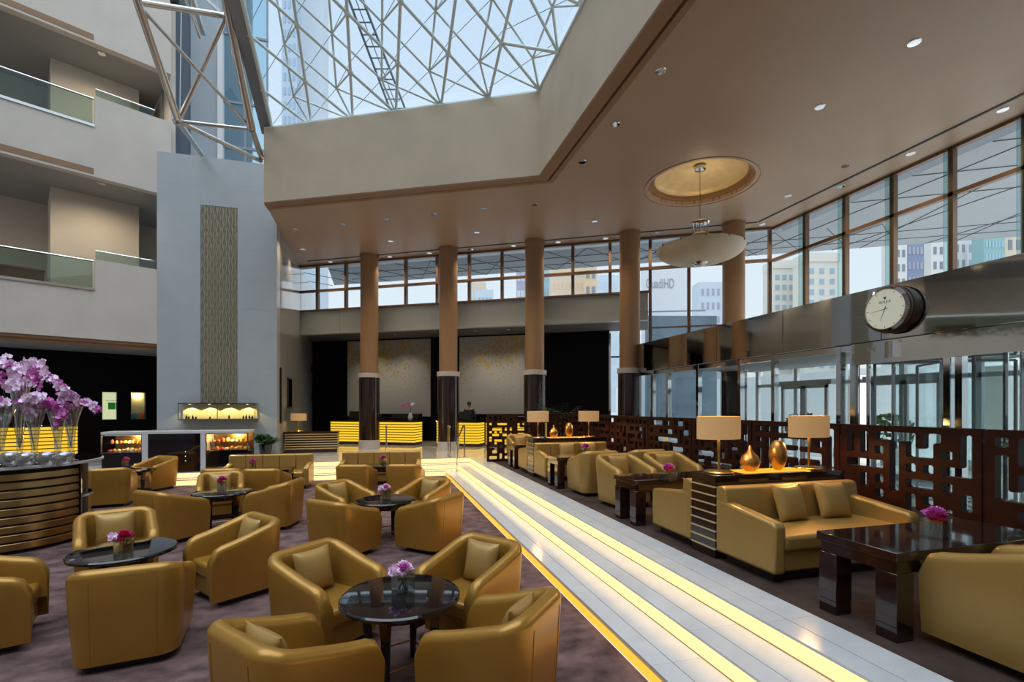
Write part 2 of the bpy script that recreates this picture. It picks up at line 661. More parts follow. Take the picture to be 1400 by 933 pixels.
def well_band(k0, k1, z0, z1):
    a, b = offs(k0), offs(k1)
    m = MB()
    m.prism([a[0], a[1], b[1], b[0]], z0, z1)
    m.prism([a[1], a[2], b[2], b[1]], z0, z1)
    return m


struct('wall_skylight_well', well_band(0, .20, 7.62, 9.65), 'plaster_well', 'beige plaster sides of the skylight well')
struct('trim_1', well_band(.01, .27, 7.59, 7.62), 'trim_brown', 'brown underside lip of the skylight well')
struct('trim_2', well_band(.27, .34, 7.74, 8.0), 'trim_brown', 'brown cove groove under the skylight well')
struct('trim_5', well_band(.34, .46, 7.61, 8.0), 'trim_brown', 'brown stepped edge of the tan ceiling')
struct('wall_rear', MB().box((-14.4, -5.3, 0), (12.4, -5.0, 8.0)).box((-14.4, -5.3, 8.0), (4.3, -5.0, 15)), 'plaster', 'plaster wall behind the viewer')
struct('wall_left', MB().box((-14.4, -5.0, 0), (-14.1, 11.0, 15)), 'plaster', 'plaster wall far to the left of the lounge')
struct('trim_3', well_band(.02, .16, 9.65, 9.70), 'white_tube', 'white curb under the skylight glass')

# slot diffuser in the ceiling
CL = Vector((7.93, 14.1, 0))        # a point on the row of columns
s0 = on_line(420, CL, U2)
s1 = Vector((11.2, 0, 0))
cx = (11.2 - CL.x) / (-U2.x)
sc = CL - U2 * cx
sl = MB()
sl.wall(s0, sc, .07, H - .012, H + .02).wall(sc, (11.2, -5), .07, H - .012, H + .02)
struct('trim_4', sl, 'black_matt', 'dark slot diffuser running along the tan ceiling')

# ------------------------------------------------------------------ clerestory windows
MP = [407, 433, 472, 513, 554, 597, 641, 686, 734, 783, 834, 889, 942, 997, 1053]
pts = [on_line(p, W0, U2) for p in MP]
win = sroot('window_1', 'clerestory glazing with brown frames behind the columns')
SILL = 5.81
for i, p in enumerate(pts):
    low = SILL if MP[i] < 885 else 3.2
    part('mullion', MB().wall(p - U2 * .05, p + U2 * .05, .14, low, H - .02, -1), 'mullion_brown', win)
pi_ = 11
part('rail', MB().wall(pts[0], pts[-1], .12, 6.57, 6.66, -1), 'mullion_brown', win)
part('rail', MB().wall(pts[0], pts[-1], .14, H - .07, H, -1), 'mullion_brown', win)
part('rail', MB().wall(pts[0], pts[pi_], .14, SILL, SILL + .06, -1), 'mullion_brown', win)
part('rail', MB().wall(pts[pi_], pts[-1], .14, 4.60, 4.64, -1), 'mullion_brown', win)
for i in range(len(pts) - 1):
    lo = SILL + .06 if MP[i] < 885 else 3.2
    for z0, z1 in ((lo, 6.57), (6.66, H - .07)):
        a, b = pts[i] - U2 * .05, pts[i + 1] + U2 * .05
        n_ = Vector((.5, .866, 0)) * .06
        part('pane', MB().quad((a + n_) + Vector((0, 0, z0)), (b + n_) + Vector((0, 0, z0)), (b + n_) + Vector((0, 0, z1)), (a + n_) + Vector((0, 0, z1))), 'clear_pane', win)

win2 = sroot('window_2', 'clerestory glazing with brown frames and glass fins above the mirrored band')
ys = [12.54 - 1.245 * k for k in range(0, 13)]
for i, y in enumerate(ys):
    if i:
        part('mullion', MB().box((12.0, y - .05, 3.2), (12.14, y + .05, H - .02)), 'mullion_brown', win2)
        part('glass_fin', MB().box((11.80, y - .010, 3.2), (11.99, y + .010, H - .1)), 'fin_glass', win2, label='teal tinted glass fin')
part('rail', MB().box((12.0, -3, 6.57), (12.12, 12.5, 6.66)), 'mullion_brown', win2)
part('rail', MB().box((12.0, -3, H - .07), (12.14, 12.5, H)), 'mullion_brown', win2)
for i in range(len(ys) - 1):
    for z0, z1 in ((3.2, 6.57), (6.66, H - .07)):
        a, b = ys[i + 1] + .05, ys[i] - .05
        part('pane', MB().quad((12.06, b, z0), (12.06, a, z0), (12.06, a, z1), (12.06, b, z1)), 'clear_pane', win2)

# ------------------------------------------------------------------ lobby rear: grey fascia, soffit, black wall, floral panels
FE = on_line(886, W0, U2)           # end of the grey fascia
fr = sroot('wall_grey_fascia', 'long grey band under the clerestory glazing')
NN = Vector((.5, .866, 0))
a0, b0 = on_line(407, W0, U2), FE
L_ = (a0 - b0).length
n_ = 7
part('core', MB().wall(a0, b0, .35, 4.93, 5.80, 1), 'grey_fascia', fr)
for i in range(n_):
    p = a0 + (b0 - a0) * (i / n_) + (b0 - a0).normalized() * .006
    q = a0 + (b0 - a0) * ((i + 1) / n_) - (b0 - a0).normalized() * .006
    part('panel', MB().wall(p - NN * .02, q - NN * .02, .03, 4.91, 5.81, 1), 'grey_fascia', fr)
BW = NN * 20.2
bwl = on_line(380, BW, U2)
bwr = on_line(833, BW, U2)
sf = MB()
sf.prism([a0 + NN * .35, b0 + NN * .35, on_line(886, BW, U2) + NN * .3, bwl + NN * .3], 5.12, 5.22)
struct('ceiling_lobby', sf, 'dark_soffit', 'dark lowered ceiling above the reception counters')
struct('wall_back', MB().wall(bwl, bwr, .25, ZU, 5.2, 1), 'black_wall', 'black wall behind the reception counters')
for k, (p0, p1, lab) in enumerate(((475, 588, 'cream wall panel with gold blossom print behind the two part counter'), (628, 719, 'cream wall panel with gold blossom print behind the clerk'))):
    p, q = on_line(p0, BW - NN * .08, U2), on_line(p1, BW - NN * .08, U2)
    o = struct('wall_panel', MB().wall(p, q, .08, 1.55, 5.05, 1), 'floral_panel', lab)
gl = MB()
p, q = bwr, on_line(905, BW, U2)
gl.quad(p + Vector((0, 0, ZU)), q + Vector((0, 0, ZU)), q + Vector((0, 0, 4.9)), p + Vector((0, 0, 4.9)))
w3 = sroot('window_3', 'tall glazing strip at the end of the black wall')
part('pane', gl, 'clear_pane', w3)
for px in (834, 848, 868, 890):
    p = on_line(px, BW, U2)
    part('mullion', MB().wall(p - U2 * .04, p + U2 * .04, .1, ZU, 5.0, 1), 'chrome', w3)
part('rail', MB().wall(bwr, q, .08, 4.0, 4.06, 1), 'black_matt', w3)

# ------------------------------------------------------------------ tower wall of pale stone
tw = sroot('wall_tower', 'tall pale grey stone wall with a bronze wave panel')
TY = 16.46
TX = (-6.22, -5.09, -4.10, -3.0)
part('core', MB().box((TX[0] + .02, TY + .03, ZU), (TX[3], TY + .5, 9.48)).box((TX[0] + .02, TY + .5, ZU), (TX[0] + .3, 22, 9.48)), 'tower_stone', tw)
course = 0.9
nz = 10
for i in range(nz):
    z0 = ZU + (9.5 - ZU) * i / nz
    z1 = ZU + (9.5 - ZU) * (i + 1) / nz
    for c in range(3):
        za, zb = z0, z1
        if c == 1:
            if zb <= 2.07 or za >= 8.05:
                pass
            elif za < 2.07 < zb:
                zb = 2.07
            elif za < 8.05 < zb:
                za = 8.05
            else:
                continue
        part('stone_panel', MB().box((TX[c] + .0007, TY, za + .0007), (TX[c + 1] - .0007, TY + .03, zb - .0007)), 'tower_stone', tw)
wv = MB()
nx, nzv = 96, 150
vs, fs = [], []
for j in range(nzv + 1):
    z = 2.09 + 5.94 * j / nzv
    for i in range(nx + 1):
        x = TX[1] + .02 + (TX[2] - TX[1] - .04) * i / nx
        ph = 2 * PI * (x - TX[1]) / .083
        s = math.sin(ph + 1.1 * math.sin(2 * PI * z / .36) * (1 if int((x - TX[1]) / .083) % 2 else -1))
        vs.append((x, TY - .005 - .022 * s, z))
for j in range(nzv):
    for i in range(nx):
        k = j * (nx + 1) + i
        fs.append((k, k + 1, k + nx + 2, k + nx + 1))
wv.add(vs, fs)
part('wave_panel', wv, 'wave_panel', tw, smooth=80, label='tall panel of rippling bronze grey waves')
struct('wall_lobby_left', MB().box((-3.2, TY + .5, ZU), (-3.0, WL.y + 6, H)), 'tower_side', 'glossy grey side wall between tower and reception')
up = MB()
struct('wall_upper_blue', MB().box((-6.50, 17.6, 9.0), (-5.69, 17.9, 20)), 'tower_blue', 'blue grey wall above the stone tower')
struct('wall_upper_pale', MB().box((-5.69, 17.5, 9.0), (-4.91, 17.9, 20)), 'tower_pale', 'pale wall beside the tall stair window')
w4 = sroot('window_4', 'tall stair window above the stone tower')
part('mullion', MB().box((-4.91, 17.4, 9.0), (-4.76, 17.6, 14.1)), 'frame_white', w4)
part('pane', MB().quad((-4.76, 17.55, 9.0), (-3.45, 17.55, 9.0), (-3.45, 17.55, 20), (-4.76, 17.55, 20)), 'blue_pane', w4)
for z in (10.35, 11.8, 14.0, 16.4):
    part('rail', MB().box((-4.76, 17.45, z), (-3.45, 17.52, z + .07)), 'grey_beam', w4)
for x in (-4.15, -3.5):
    part('mullion', MB().box((x, 17.46, 9.0), (x + .05, 17.52, 20)), 'grey_beam', w4)
struct('wall_stair_inner', MB().box((-6.5, 20.4, 9), (-4.6, 20.6, 20)), 'tower_pale', 'pale inner wall behind the stair window')

# ------------------------------------------------------------------ balconies
BP = Vector((-6.22, 16.46, 0))
MN = Vector((-.5, .866, 0))


def bal(t, back=0.0):
    return BP - U3 * t + MN * back


TS, TE = 1.386, 11.0
for lev, (z0, zl, zr, zg, zgr) in enumerate(((3.84, 5.16, 6.02, 5.97, 6.26), (8.27, 9.62, 10.48, 10.40, 10.68), (11.92, 14.6, 14.6, 0, 0))):
    nm = ('lower', 'middle', 'upper')[lev]
    m = MB()
    m.wall(bal(TE), bal(TS), .25, z0, zl, 1)
    m.wall(bal(TS), bal(-.35 if lev else -.02), .25, z0, zr, 1)
    w_ = struct('wall_balcony_' + nm, m, 'plaster', 'pale plaster front of the %s balcony' % nm)
    if lev:
        part('vent_slot', MB().wall(bal(TE, -.012), bal(TS + .02, -.012), .02, z0 + .07, z0 + .22, 1), 'trim_brown', w_, label='tan slot along the balcony edge')
    else:
        part('moulding', MB().wall(bal(TE, .05), bal(-.02, .05), .2, z0 - .08, z0, 1), 'trim_brown', w_)
        part('moulding', MB().wall(bal(TE, .12), bal(-.02, .12), .2, z0 - .17, z0 - .08, 1), 'trim_brown', w_)
    if zg:
        g = thing('balcony_railing', 'glass railing with steel handrail on the %s balcony' % nm, 'railing', (0, 0, 0), 0)
        n_p = 5
        for k in range(n_p):
            a = bal(TS + .04 + (TE - TS) * k / n_p, .02)
            b = bal(TS + .02 + (TE - TS) * (k + 1) / n_p, .02)
            part('glass_panel', MB().wall(b, a, .014, zl + .05, zg - .02, 1), 'rail_glass', g)
        part('handrail', MB().tube([bal(TE, .03) + Vector((0, 0, zg)), bal(TS + .02, .03) + Vector((0, 0, zg))], .025), 'chrome', g)
        part('base_channel', MB().wall(bal(TE, -.03), bal(TS, -.03), .12, zl, zl + .07, 1), 'chrome', g)
        part('glass_panel', MB().wall(bal(TS - .02, .02), bal(.04, .02), .014, zr, zgr - .02, 1), 'rail_glass', g)
        part('handrail', MB().tube([bal(TS - .02, .03) + Vector((0, 0, zgr)), bal(.04, .03) + Vector((0, 0, zgr))], .022), 'chrome', g)
    sl_ = MB().prism([bal(TE, .24), bal(-.33 if lev == 2 else -1.2, .24), bal(-.33 if lev == 2 else -1.2, 5), bal(TE, 5)], z0 if lev else z0 - .10, z0 + .15)
    struct('ceiling_balcony_' + nm, sl_, 'soffit_grey', 'grey underside of the %s balcony floor' % nm)
    if lev < 2:
        nz1 = (8.27, 11.92)[lev]
        z_in = z0 + .15
        q0 = on_line(69, bal(0, 1.62), U3)
        q1 = on_line(190, bal(0, 1.62), U3)
        struct('wall_room_' + nm, MB().prism([q0, q1, q1 + MN * 1.9, q0 + MN * 1.9], z_in, nz1), 'plaster', 'cream corridor block behind the %s balcony' % nm)
        struct('wall_corridor_' + nm, MB().wall(bal(TE, 3.5), bal(-1.2, 3.5), .2, z_in, nz1, 1), 'plaster', 'cream rear wall behind the %s balcony' % nm)
struct('wall_balcony_end', MB().wall(bal(-.36, .26), bal(-.36, 4.2), .15, 9.6, 20, -1), 'plaster', 'cream end wall of the upper balconies beside the tower')
struct('wall_lounge_left', MB().wall(bal(TE, 3.2), bal(-1.6, 3.2), .2, ZU, 3.8, 1), 'black_wall', 'black wall under the balcony')

# ------------------------------------------------------------------ mirrored entrance box
XF = 8.0
fas = sroot('wall_mirror_band', 'polished mirror steel band over the glass entrance')
part('core', MB().box((XF, -4, 3.12), (XF + .35, 14.0, 3.96)), 'grey_beam', fas)
for i in range(9):
    y1 = 14.02 - 2.0 * i
    part('mirror_panel', MB().box((XF - .02, y1 - 1.992, 3.10), (XF, y1 - .008, 3.97)), 'mirror_steel', fas)
struct('ceiling_entrance', MB().box((XF + .35, -4, 3.12), (12.0, 13.2, 3.2)), 'soffit_grey', 'grey ceiling of the glass entrance')
gx = 8.16
w5 = sroot('window_5', 'glass entrance screen with polished steel posts')
part('transom_panel', MB().box((gx - .10, -3, 2.72), (gx - .07, 6.60, 3.10)), 'mirror_wavy', w5, label='wavy mirror steel strip above the revolving door')
gy = [14.0, 13.1, 12.3, 10.93, 9.4, 8.41, 6.89, 6.62, 5.15, 5.0, 2.6, 0.2, -2.2]
for y in gy:
    part('mullion', MB().box((gx - .06, y - .045, ZU), (gx + .06, y + .045, 3.12)), 'chrome', w5)
part('rail', MB().box((gx - .05, -3, 2.98), (gx + .05, 14, 3.10)), 'chrome', w5)
part('rail', MB().box((gx - .05, 6.9, ZU), (gx + .05, 14, ZU + .12)), 'chrome', w5)
for i in range(len(gy) - 1):
    if gy[i] in (6.62,):
        continue
    a, b = gy[i + 1] + .045, gy[i] - .045
    part('pane', MB().quad((gx, b, ZU), (gx, a, ZU), (gx, a, 2.98), (gx, b, 2.98)), 'tint_pane', w5)
for y0, y1, k in ((10.93, 9.4, 1), (8.41, 6.89, 2)):
    d_ = sroot('door_%d' % k, ('steel framed double glass door towards the lobby', 'steel framed double glass door beside the revolving door')[k - 1])
    ym = (y0 + y1) / 2
    for a, b in ((y1 + .06, ym - .01), (ym + .01, y0 - .06)):
        m = MB()
        x_ = gx + 2.6
        m.box((x_, a, ZU), (x_ + .05, a + .07, 2.55)).box((x_, b - .07, ZU), (x_ + .05, b, 2.55)).box((x_, a, 2.47), (x_ + .05, b, 2.55)).box((x_, a, ZU), (x_ + .05, b, ZU + .1))
        lf = part('leaf_frame', m, 'frame_white', d_)
        part('pane', MB().quad((x_ + .02, b, ZU), (x_ + .02, a, ZU), (x_ + .02, a, 2.5), (x_ + .02, b, 2.5)), 'clear_pane', lf)
        part('handle', MB().tube([(x_ - .06, ym + (.1 if a > ym else -.1), 1.1), (x_ - .06, ym + (.1 if a > ym else -.1), 1.8)], .018), 'chrome', lf)
    part('head', MB().box((gx + 2.55, y1 - .1, 2.55), (gx + 2.7, y0 + .1, 2.68)), 'frame_white', d_)
w6 = sroot('window_6', 'outer glass wall of the entrance with white frames')
for y in [13 - 1.5 * k for k in range(11)]:
    part('mullion', MB().box((11.9, y - .06, ZU), (12.0, y + .06, 3.12)), 'frame_white', w6)
part('rail', MB().box((11.9, -3, 2.6), (12.0, 13.0, 2.7)), 'frame_white', w6)
part('pane', MB().quad((11.95, 13, ZU), (11.95, -3, ZU), (11.95, -3, 3.1), (11.95, 13, 3.1)), 'clear_pane', w6)

# revolving door
rv = thing('revolving_door', 'round glass revolving door with steel posts under the clock', 'revolving door', (9.15, 5.88, ZU), 0.35)
R0 = 1.05
for s in (0, PI):
    m = MB()
    vs, fs = [], []
    for k in range(13):
        a = s - PI * .30 + PI * .60 * k / 12
        vs += [(R0 * math.cos(a), R0 * math.sin(a), 0), (R0 * math.cos(a), R0 * math.sin(a), 2.35)]
    for k in range(12):
        fs.append((2 * k, 2 * k + 2, 2 * k + 3, 2 * k + 1))
    m.add(vs, fs)
    part('curved_glass', m, 'tint_pane', rv, smooth=60)
    for a in (s - PI * .30, s + PI * .30):
        part('post', MB().tube([(R0 * math.cos(a), R0 * math.sin(a), 0), (R0 * math.cos(a), R0 * math.sin(a), 2.35)], .035), 'chrome', rv)
part('canopy_ring', MB().lathe([(R0 - .05, 2.35), (R0 + .05, 2.35), (R0 + .05, 2.62), (R0 - .05, 2.62)], 40), 'chrome', rv)
for k in range(4):
    a = .6 + k * PI / 2
    m = MB()
    u = Vector((math.cos(a), math.sin(a), 0))
    w = part('wing_frame', MB().tube([u * (R0 - .1), u * (R0 - .1) + Vector((0, 0, 2.3))], .025).tube([u * .05 + Vector((0, 0, 2.3)), u * (R0 - .1) + Vector((0, 0, 2.3))], .02).tube([u * .05 + Vector((0, 0, .03)), u * (R0 - .1) + Vector((0, 0, .03))], .02), 'frame_white', rv)
    part('pane', MB().quad(u * .05, u * (R0 - .1), u * (R0 - .1) + Vector((0, 0, 2.3)), u * .05 + Vector((0, 0, 2.3))), 'clear_pane', w)
part('centre_post', MB().tube([(0, 0, 0), (0, 0, 2.35)], .04), 'chrome', rv)
# ------------------------------------------------------------------ columns
for k, (px, lab) in enumerate(((505, 'tan column with dark clad foot before the glowing counter'), (613, 'tan column with dark clad foot beside the handrail at the clerk'), (731, 'tan column with dark clad foot behind the console lamps'),
                               (861, 'tan column with dark clad foot where the mirror band ends'), (1003, 'tan column rising behind the mirror band under the bowl lamp'))):
    p = on_line(px, CL, U2)
    c = thing('column', lab, 'column', (p.x, p.y, ZU), 0, 'row of tan columns')
    r = .325
    part('base', MB().lathe([(r + .06, 0), (r + .06, .30), (r + .04, .31)], 40), 'collar_white', c)
    part('cladding', MB().lathe([(r + .05, .31), (r + .05, 2.62)], 40), 'dark_wood', c)
    part('collar', MB().lathe([(r + .08, 2.62), (r + .08, 2.78), (r, 2.79)], 40), 'collar_white', c)
    part('shaft', MB().lathe([(r, 2.79), (r, H - ZU)], 40), 'column_tan', c)
    part('capital_ring', MB().lathe([(r + .015, H - ZU - .10), (r + .02, H - ZU - .07), (r + .02, H - ZU)], 40), 'trim_brown', c)

# ------------------------------------------------------------------ skylight: triangulated tube frame under glass
SP = 1.28
RISE = .443
EN = (WA - WB).length / 6.0
sky = thing('skylight_frame', 'white tube space frame of triangles under the sky glass', 'skylight', (0, 0, 0), 0)


def PN(i, j, dz=0.0):
    b = WB + U2 * (EN * i) + Vector((0, -SP * j, 0))
    if i == 0:
        return Vector((b.x, b.y, 9.70 + dz))
    return Vector((b.x, b.y, 9.70 + RISE * j * min(1, i) + dz))


NJ = 6
NI = 6


def QN(i, j):
    return (PN(i, j) + PN(i, j + 1) + PN(i + 1, j + 1)) / 3 + Vector((0, 0, .10))


def bar(a, b, r):
    part('tube', MB().tube([a, b], r, 8), 'white_tube', sky, smooth=60)


for i in range(NI + 1):
    for j in range(NJ):
        bar(PN(i, j), PN(i, j + 1), .036)
        if i < NI:
            bar(PN(i, j), PN(i + 1, j + 1), .036)
for i in range(NI):
    for j in range(NJ - 1):
        q = QN(i, j)
        bar(q, QN(i, j + 1), .026)
        if i < NI - 1:
            bar(q, QN(i + 1, j + 1), .026)
        if j == 0:
            bar(q, PN(i, 0), .026)
            if i > 0:
                bar(q, PN(i - 1, 0), .026)
        bar(q, PN(i, j + 1), .022)
for j in range(NJ):
    bar(PN(0, j), QN(0, j), .032)
    if j:
        bar(PN(0, j), PN(1, j), .036)
nd = MB().lathe([(.01, -.07), (.06, -.04), (.07, 0), (.06, .04), (.01, .07)], 8).mesh('node', 'white_tube', 60)
for i in range(NI + 1):
    for j in range(NJ):
        link('node', nd, sky).location = PN(i, j)
gl = MB()
for i in range(NI):
    for j in range(NJ):
        a, b, c, d = PN(i, j, .28), PN(i + 1, j, .28), PN(i + 1, j + 1, .28), PN(i, j + 1, .28)
        o_ = MB().add([a, b, c], [(0, 1, 2)])
        part('glass_pane', o_, 'sky_pane', sky, smooth=0)
        o_ = MB().add([a, c, d], [(0, 1, 2)])
        part('glass_pane', o_, 'sky_pane', sky, smooth=0)
rod = MB()
for i in range(NI):
    for j in range(NJ - 1):
        rod.tube([QN(i, j), PN(i + 1, j) + Vector((0, 0, .25))], .008, 5)
        rod.tube([QN(i, j), PN(i, j + 1) + Vector((0, 0, .25))], .008, 5)
part('tie_rod', rod, 'grey_beam', sky)
# hip beam at the far end of the well
hb = MB()
a, b = PN(6, 0), PN(6, 6)
hb.add([a + Vector((-.28, .0, -.05)), a + Vector((-.02, 0, -.05)), a + Vector((-.02, 0, .12)), a + Vector((-.28, 0, .12)), b + Vector((-.28, 0, -.05)), b + Vector((-.02, 0, -.05)), b + Vector((-.02, 0, .12)), b + Vector((-.28, 0, .12))],
       [(0, 1, 2, 3), (7, 6, 5, 4), (0, 4, 5, 1), (1, 5, 6, 2), (2, 6, 7, 3), (3, 7, 4, 0)])
part('hip_tube', MB().tube([a + Vector((.03, 0, -.06)), b + Vector((.03, 0, -.06))], .05, 10), 'white_tube', sky)
part('hip_beam', hb, 'grey_beam', sky, label='wide grey steel beam at the end of the skylight')

# ladder lying on the glass
G0 = PN(3, 0)


def on_glass(px, py, lift):
    b = at(px, py, 1.0) - Vector((0, 0, CH))
    # plane: z = 9.70 + lift + RISE/SP * distance travelled along -Y from the edge line (edge runs along U2)
    k = RISE / SP
    # along the edge, y_edge(x) = WB.y + (x - WB.x) * U2.y / U2.x
    m = U2.y / U2.x
    # CH + t*b.z = 9.70+lift + k*(WB.y + (t*b.x-WB.x)*m - t*b.y)
    t = (9.70 + lift + k * (WB.y - WB.x * m) - CH) / (b.z - k * (b.x * m - b.y))
    return Vector((t * b.x, t * b.y, CH + t * b.z))


lad = thing('roof_ladder', 'grey roof ladder lying on the skylight glass', 'ladder', (0, 0, 0), 0)
la, lb = on_glass(477, 0, .36), on_glass(536, 157, .36)
ra, rb = on_glass(496, 0, .36), on_glass(557, 157, .36)
la, ra = la + (la - lb) * 1.5, ra + (ra - rb) * 1.5
part('side_rail', MB().tube([la, lb], .03, 6), 'ladder_grey', lad)
part('side_rail', MB().tube([ra, rb], .03, 6), 'ladder_grey', lad)
part('centre_rail', MB().tube([(la + ra) / 2, (lb + rb) / 2], .012, 6), 'ladder_grey', lad)
for k in range(26):
    t = (k + .3) / 26
    part('rung', MB().tube([la.lerp(lb, t), ra.lerp(rb, t)], .018, 6), 'ladder_grey', lad)

# steel tube truss in front of the tower
tr = thing('steel_truss', 'stainless steel tube truss hanging before the stone tower', 'truss', (0, 0, 0), 0)
n1, n2, n3, n4, n5 = at(180, -22, 9.6), at(244, 166, 12.0), at(303, -30, 10.4), at(344, 177, 12.6), at(358, 221, 13.55)
n3b, n1b = at(310, 22, 11.0), at(190, 3, 9.9)
n6, n7 = at(276, 211, 14.4), at(196, 14, 10.0)
for a, b, r in ((n1, n2, .085), (n3, n4, .10), (n4, n5 + Vector((0, 0, .1)), .08), (n2, n5, .055), (n2, n4, .045), (n2, n3b, .05), (n7, at(338, 170, 12.5), .04), (n1b, n3b, .06), (n2, n6, .07),
                (at(262, -6, 13.2), at(279, 46, 14.3), .08), (at(252, -6, 13.2), at(274, 52, 14.3), .045), (at(275, -8, 13), at(303, 18, 11.2), .05)):
    part('tube', MB().tube([a, b], r, 12), 'steel_tube', tr, smooth=60)
part('node', MB().lathe([(.02, -.13), (.1, -.08), (.13, 0), (.1, .08), (.02, .13)], 12, n2), 'steel_tube', tr, smooth=60)
cab = thing('hanging_cable', 'thin white cable dropping to the truss corner from a dark pulley', 'cable', (0, 0, 0), 0)
cq = at(248, 8, 12.0)
part('cable', MB().tube([cq, at(246, 158, 12.0)], .01, 6), 'frame_white', cab)
part('pulley', MB().lathe([(.02, -.05), (.09, -.05), (.11, .02), (.09, .12), (.02, .14)], 12, at(239, 3, 12.0)), 'black_matt', cab)

# ------------------------------------------------------------------ outside: canopy, ground, buildings
ORD3 = ('first', 'second', 'third')


def rbox_(x0, y0, z0, x1, y1, z1):
    return MB().box((x0, y0, z0), (x1, y1, z1))


struct('ground_outside', MB().box((30, -60, .1), (300, 320, .4)).box((-120, 34, .1), (30, 320, .4)), 'concrete_out', 'pale paving outside the hotel')
cnp = thing('entrance_canopy', 'wide grey canopy of triangular panels outside the glazing', 'canopy', (0, 0, 0), 0)
cl0 = on_line(449, NN * 18.4, U2)
cl1 = on_line(457, NN * 21.0, U2)
kx = 13.4
ic = Vector((kx, (18.4 - .5 * kx) / .866, 0))
oc = Vector((27, (21.0 - 13.5) / .866, 0))
poly = [cl0, ic, Vector((kx, 4.5, 0)), Vector((27, 4.5, 0)), oc, cl1]
part('deck', MB().prism(poly, 8.0, 8.5), 'canopy', cnp)
jt = MB()
for s in range(-6, 34):
    a = cl0 - U2 * (1.6 * s)
    b = a + NN * 2.6
    if a.x < kx + 3:
        jt.tube([a + Vector((0, 0, 7.995)), b + (-U2) * 1.6 + Vector((0, 0, 7.995))], .014, 4)
        jt.tube([b + Vector((0, 0, 7.995)), a + (-U2) * 1.6 + Vector((0, 0, 7.995))], .014, 4) if s % 2 == 0 else None
jt.tube([cl0 + NN * .9 + Vector((0, 0, 7.995)), ic + NN * .9 + (-U2) * 12 + Vector((0, 0, 7.995))], .014, 4)
jt.tube([cl0 + NN * 1.8 + Vector((0, 0, 7.995)), ic + NN * 1.8 + (-U2) * 14 + Vector((0, 0, 7.995))], .014, 4)
for k in range(4):
    y = 11.0 - 1.7 * k
    jt.tube([(kx, y, 7.995), (kx + 7, y - 7 * .577, 7.995)], .016, 4)
    x = kx + 2.6 * k + .8
    jt.tube([(x, 4.6, 7.995), (x, (21 - .5 * x) / .866, 7.995)], .016, 4)
    jt.tube([(x, 4.6, 7.995), (x + 3.4, (21 - .5 * (x + 3.4)) / .866, 7.995)], .016, 4)
part('joint', jt, 'canopy_joint', cnp)
struct('wall_driveway', MB().box((21, -8, .4), (21.4, 40, 3.7)), 'pale_wall', 'pale wall across the driveway seen through the entrance')
cd0 = None  # added lamps and beams that brighten the driveway behind the entrance glass
for k in range(6):
    x, y = 15.6 + 4.0 * (k // 3), 11.2 - 2.2 * (k % 3) - 1.2 * (k // 3)
    lab = 'added round lamp under the outdoor canopy, %s in the %s row' % (('first', 'second', 'third')[k % 3], ('inner', 'outer')[k // 3])
    if cd0 is None:
        cd0 = thing('added_canopy_lamp', lab, 'ceiling light', (x, y, 8.0), 0, 'added lamps under the canopy')
        part('trim_ring', MB().lathe([(.09, -.03), (.15, -.03), (.16, 0), (.09, 0)], 20), 'frame_white', cd0)
        part('lens', MB().lathe([(.03, -.02), (.10, -.025)], 16), 'lamp_lens', cd0)
    else:
        dup(cd0, (x, y, 8.0), 0, lab)
    ld = bpy.data.lights.new('canopy_fill_beam', 'SPOT')
    ld.energy = 1500
    ld.spot_size = math.radians(140)
    ld.spot_blend = .6
    ld.color = (.92, .96, 1.0)
    ld.shadow_soft_size = .15
    lo_ = bpy.data.objects.new('canopy_fill_beam', ld)
    COL.objects.link(lo_)
    lo_.location = (x, y, 7.95)


def building(px0, px1, ytop, d, col, win, rows, cols, label, name='tower_block', y_first=None, wfrac=.55, hfrac=.5, roofs=None):
    m0 = at((px0 + px1) / 2, HZ, d)
    w = (px1 - px0) / F * d
    h = z_at(ytop, d)
    rot = -ANG
    t = thing(name, label, 'building', (m0.x, m0.y, .4), rot)
    if col not in MATS:
        mat(col, BCOL[col], .7)
    if win and win not in MATS:
        mat(win, BCOL[win], .3)
    dp = w * .6
    part('wall', MB().box((-w / 2, 0, 0), (w / 2, dp, h)), col, t)
    if roofs:
        part('roof', MB().box((-w / 2 - .01 * w, -.03 * w, h), (w / 2 + .01 * w, dp, h + roofs)), col, t)
    if rows:
        top = h * .97
        ph = (h - 5) / rows
        ph = min(ph, 3.6 * d / 80)
        for r in range(rows):
            z1 = top - ph * r - ph * .2
            z0 = z1 - ph * hfrac
            if z0 < 4:
                break
            m = MB()
            for c in range(cols):
                cw = w * .9 / cols
                x = -w * .45 + cw * (c + .5)
                m.box((x - cw * wfrac / 2, -.08, z0), (x + cw * wfrac / 2, .2, z1))
            part('window', m, win, t)
    return t


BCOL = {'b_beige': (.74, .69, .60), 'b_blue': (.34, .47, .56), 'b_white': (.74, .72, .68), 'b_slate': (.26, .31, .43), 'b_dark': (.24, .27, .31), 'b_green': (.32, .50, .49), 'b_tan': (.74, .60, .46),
        'b_orange': (.76, .54, .34), 'b_haze': (.62, .68, .74), 'b_teal': (.35, .55, .60), 'b_grey': (.30, .34, .37), 'b_greyblue': (.20, .27, .34), 'b_violet': (.42, .40, .50), 'b_shaft': (.46, .56, .68), 'b_pale': (.62, .72, .82)}  # distance haze is mixed into these building colours
building(1056, 1098, 370, 95, 'b_beige', 'b_blue', 12, 4, 'beige curved apartment tower wing with blue balconies seen low through the corner glazing', wfrac=.6, roofs=1.6)
building(1100, 1147, 361, 88, 'b_beige', 'b_blue', 12, 3, 'beige apartment tower with rounded roof and blue balcony bands', wfrac=.45, roofs=1.6)
building(1216, 1240, 334, 80, 'b_white', 'b_dark', 10, 3, 'white tower strip with square dark windows beside blue glass', wfrac=.5)
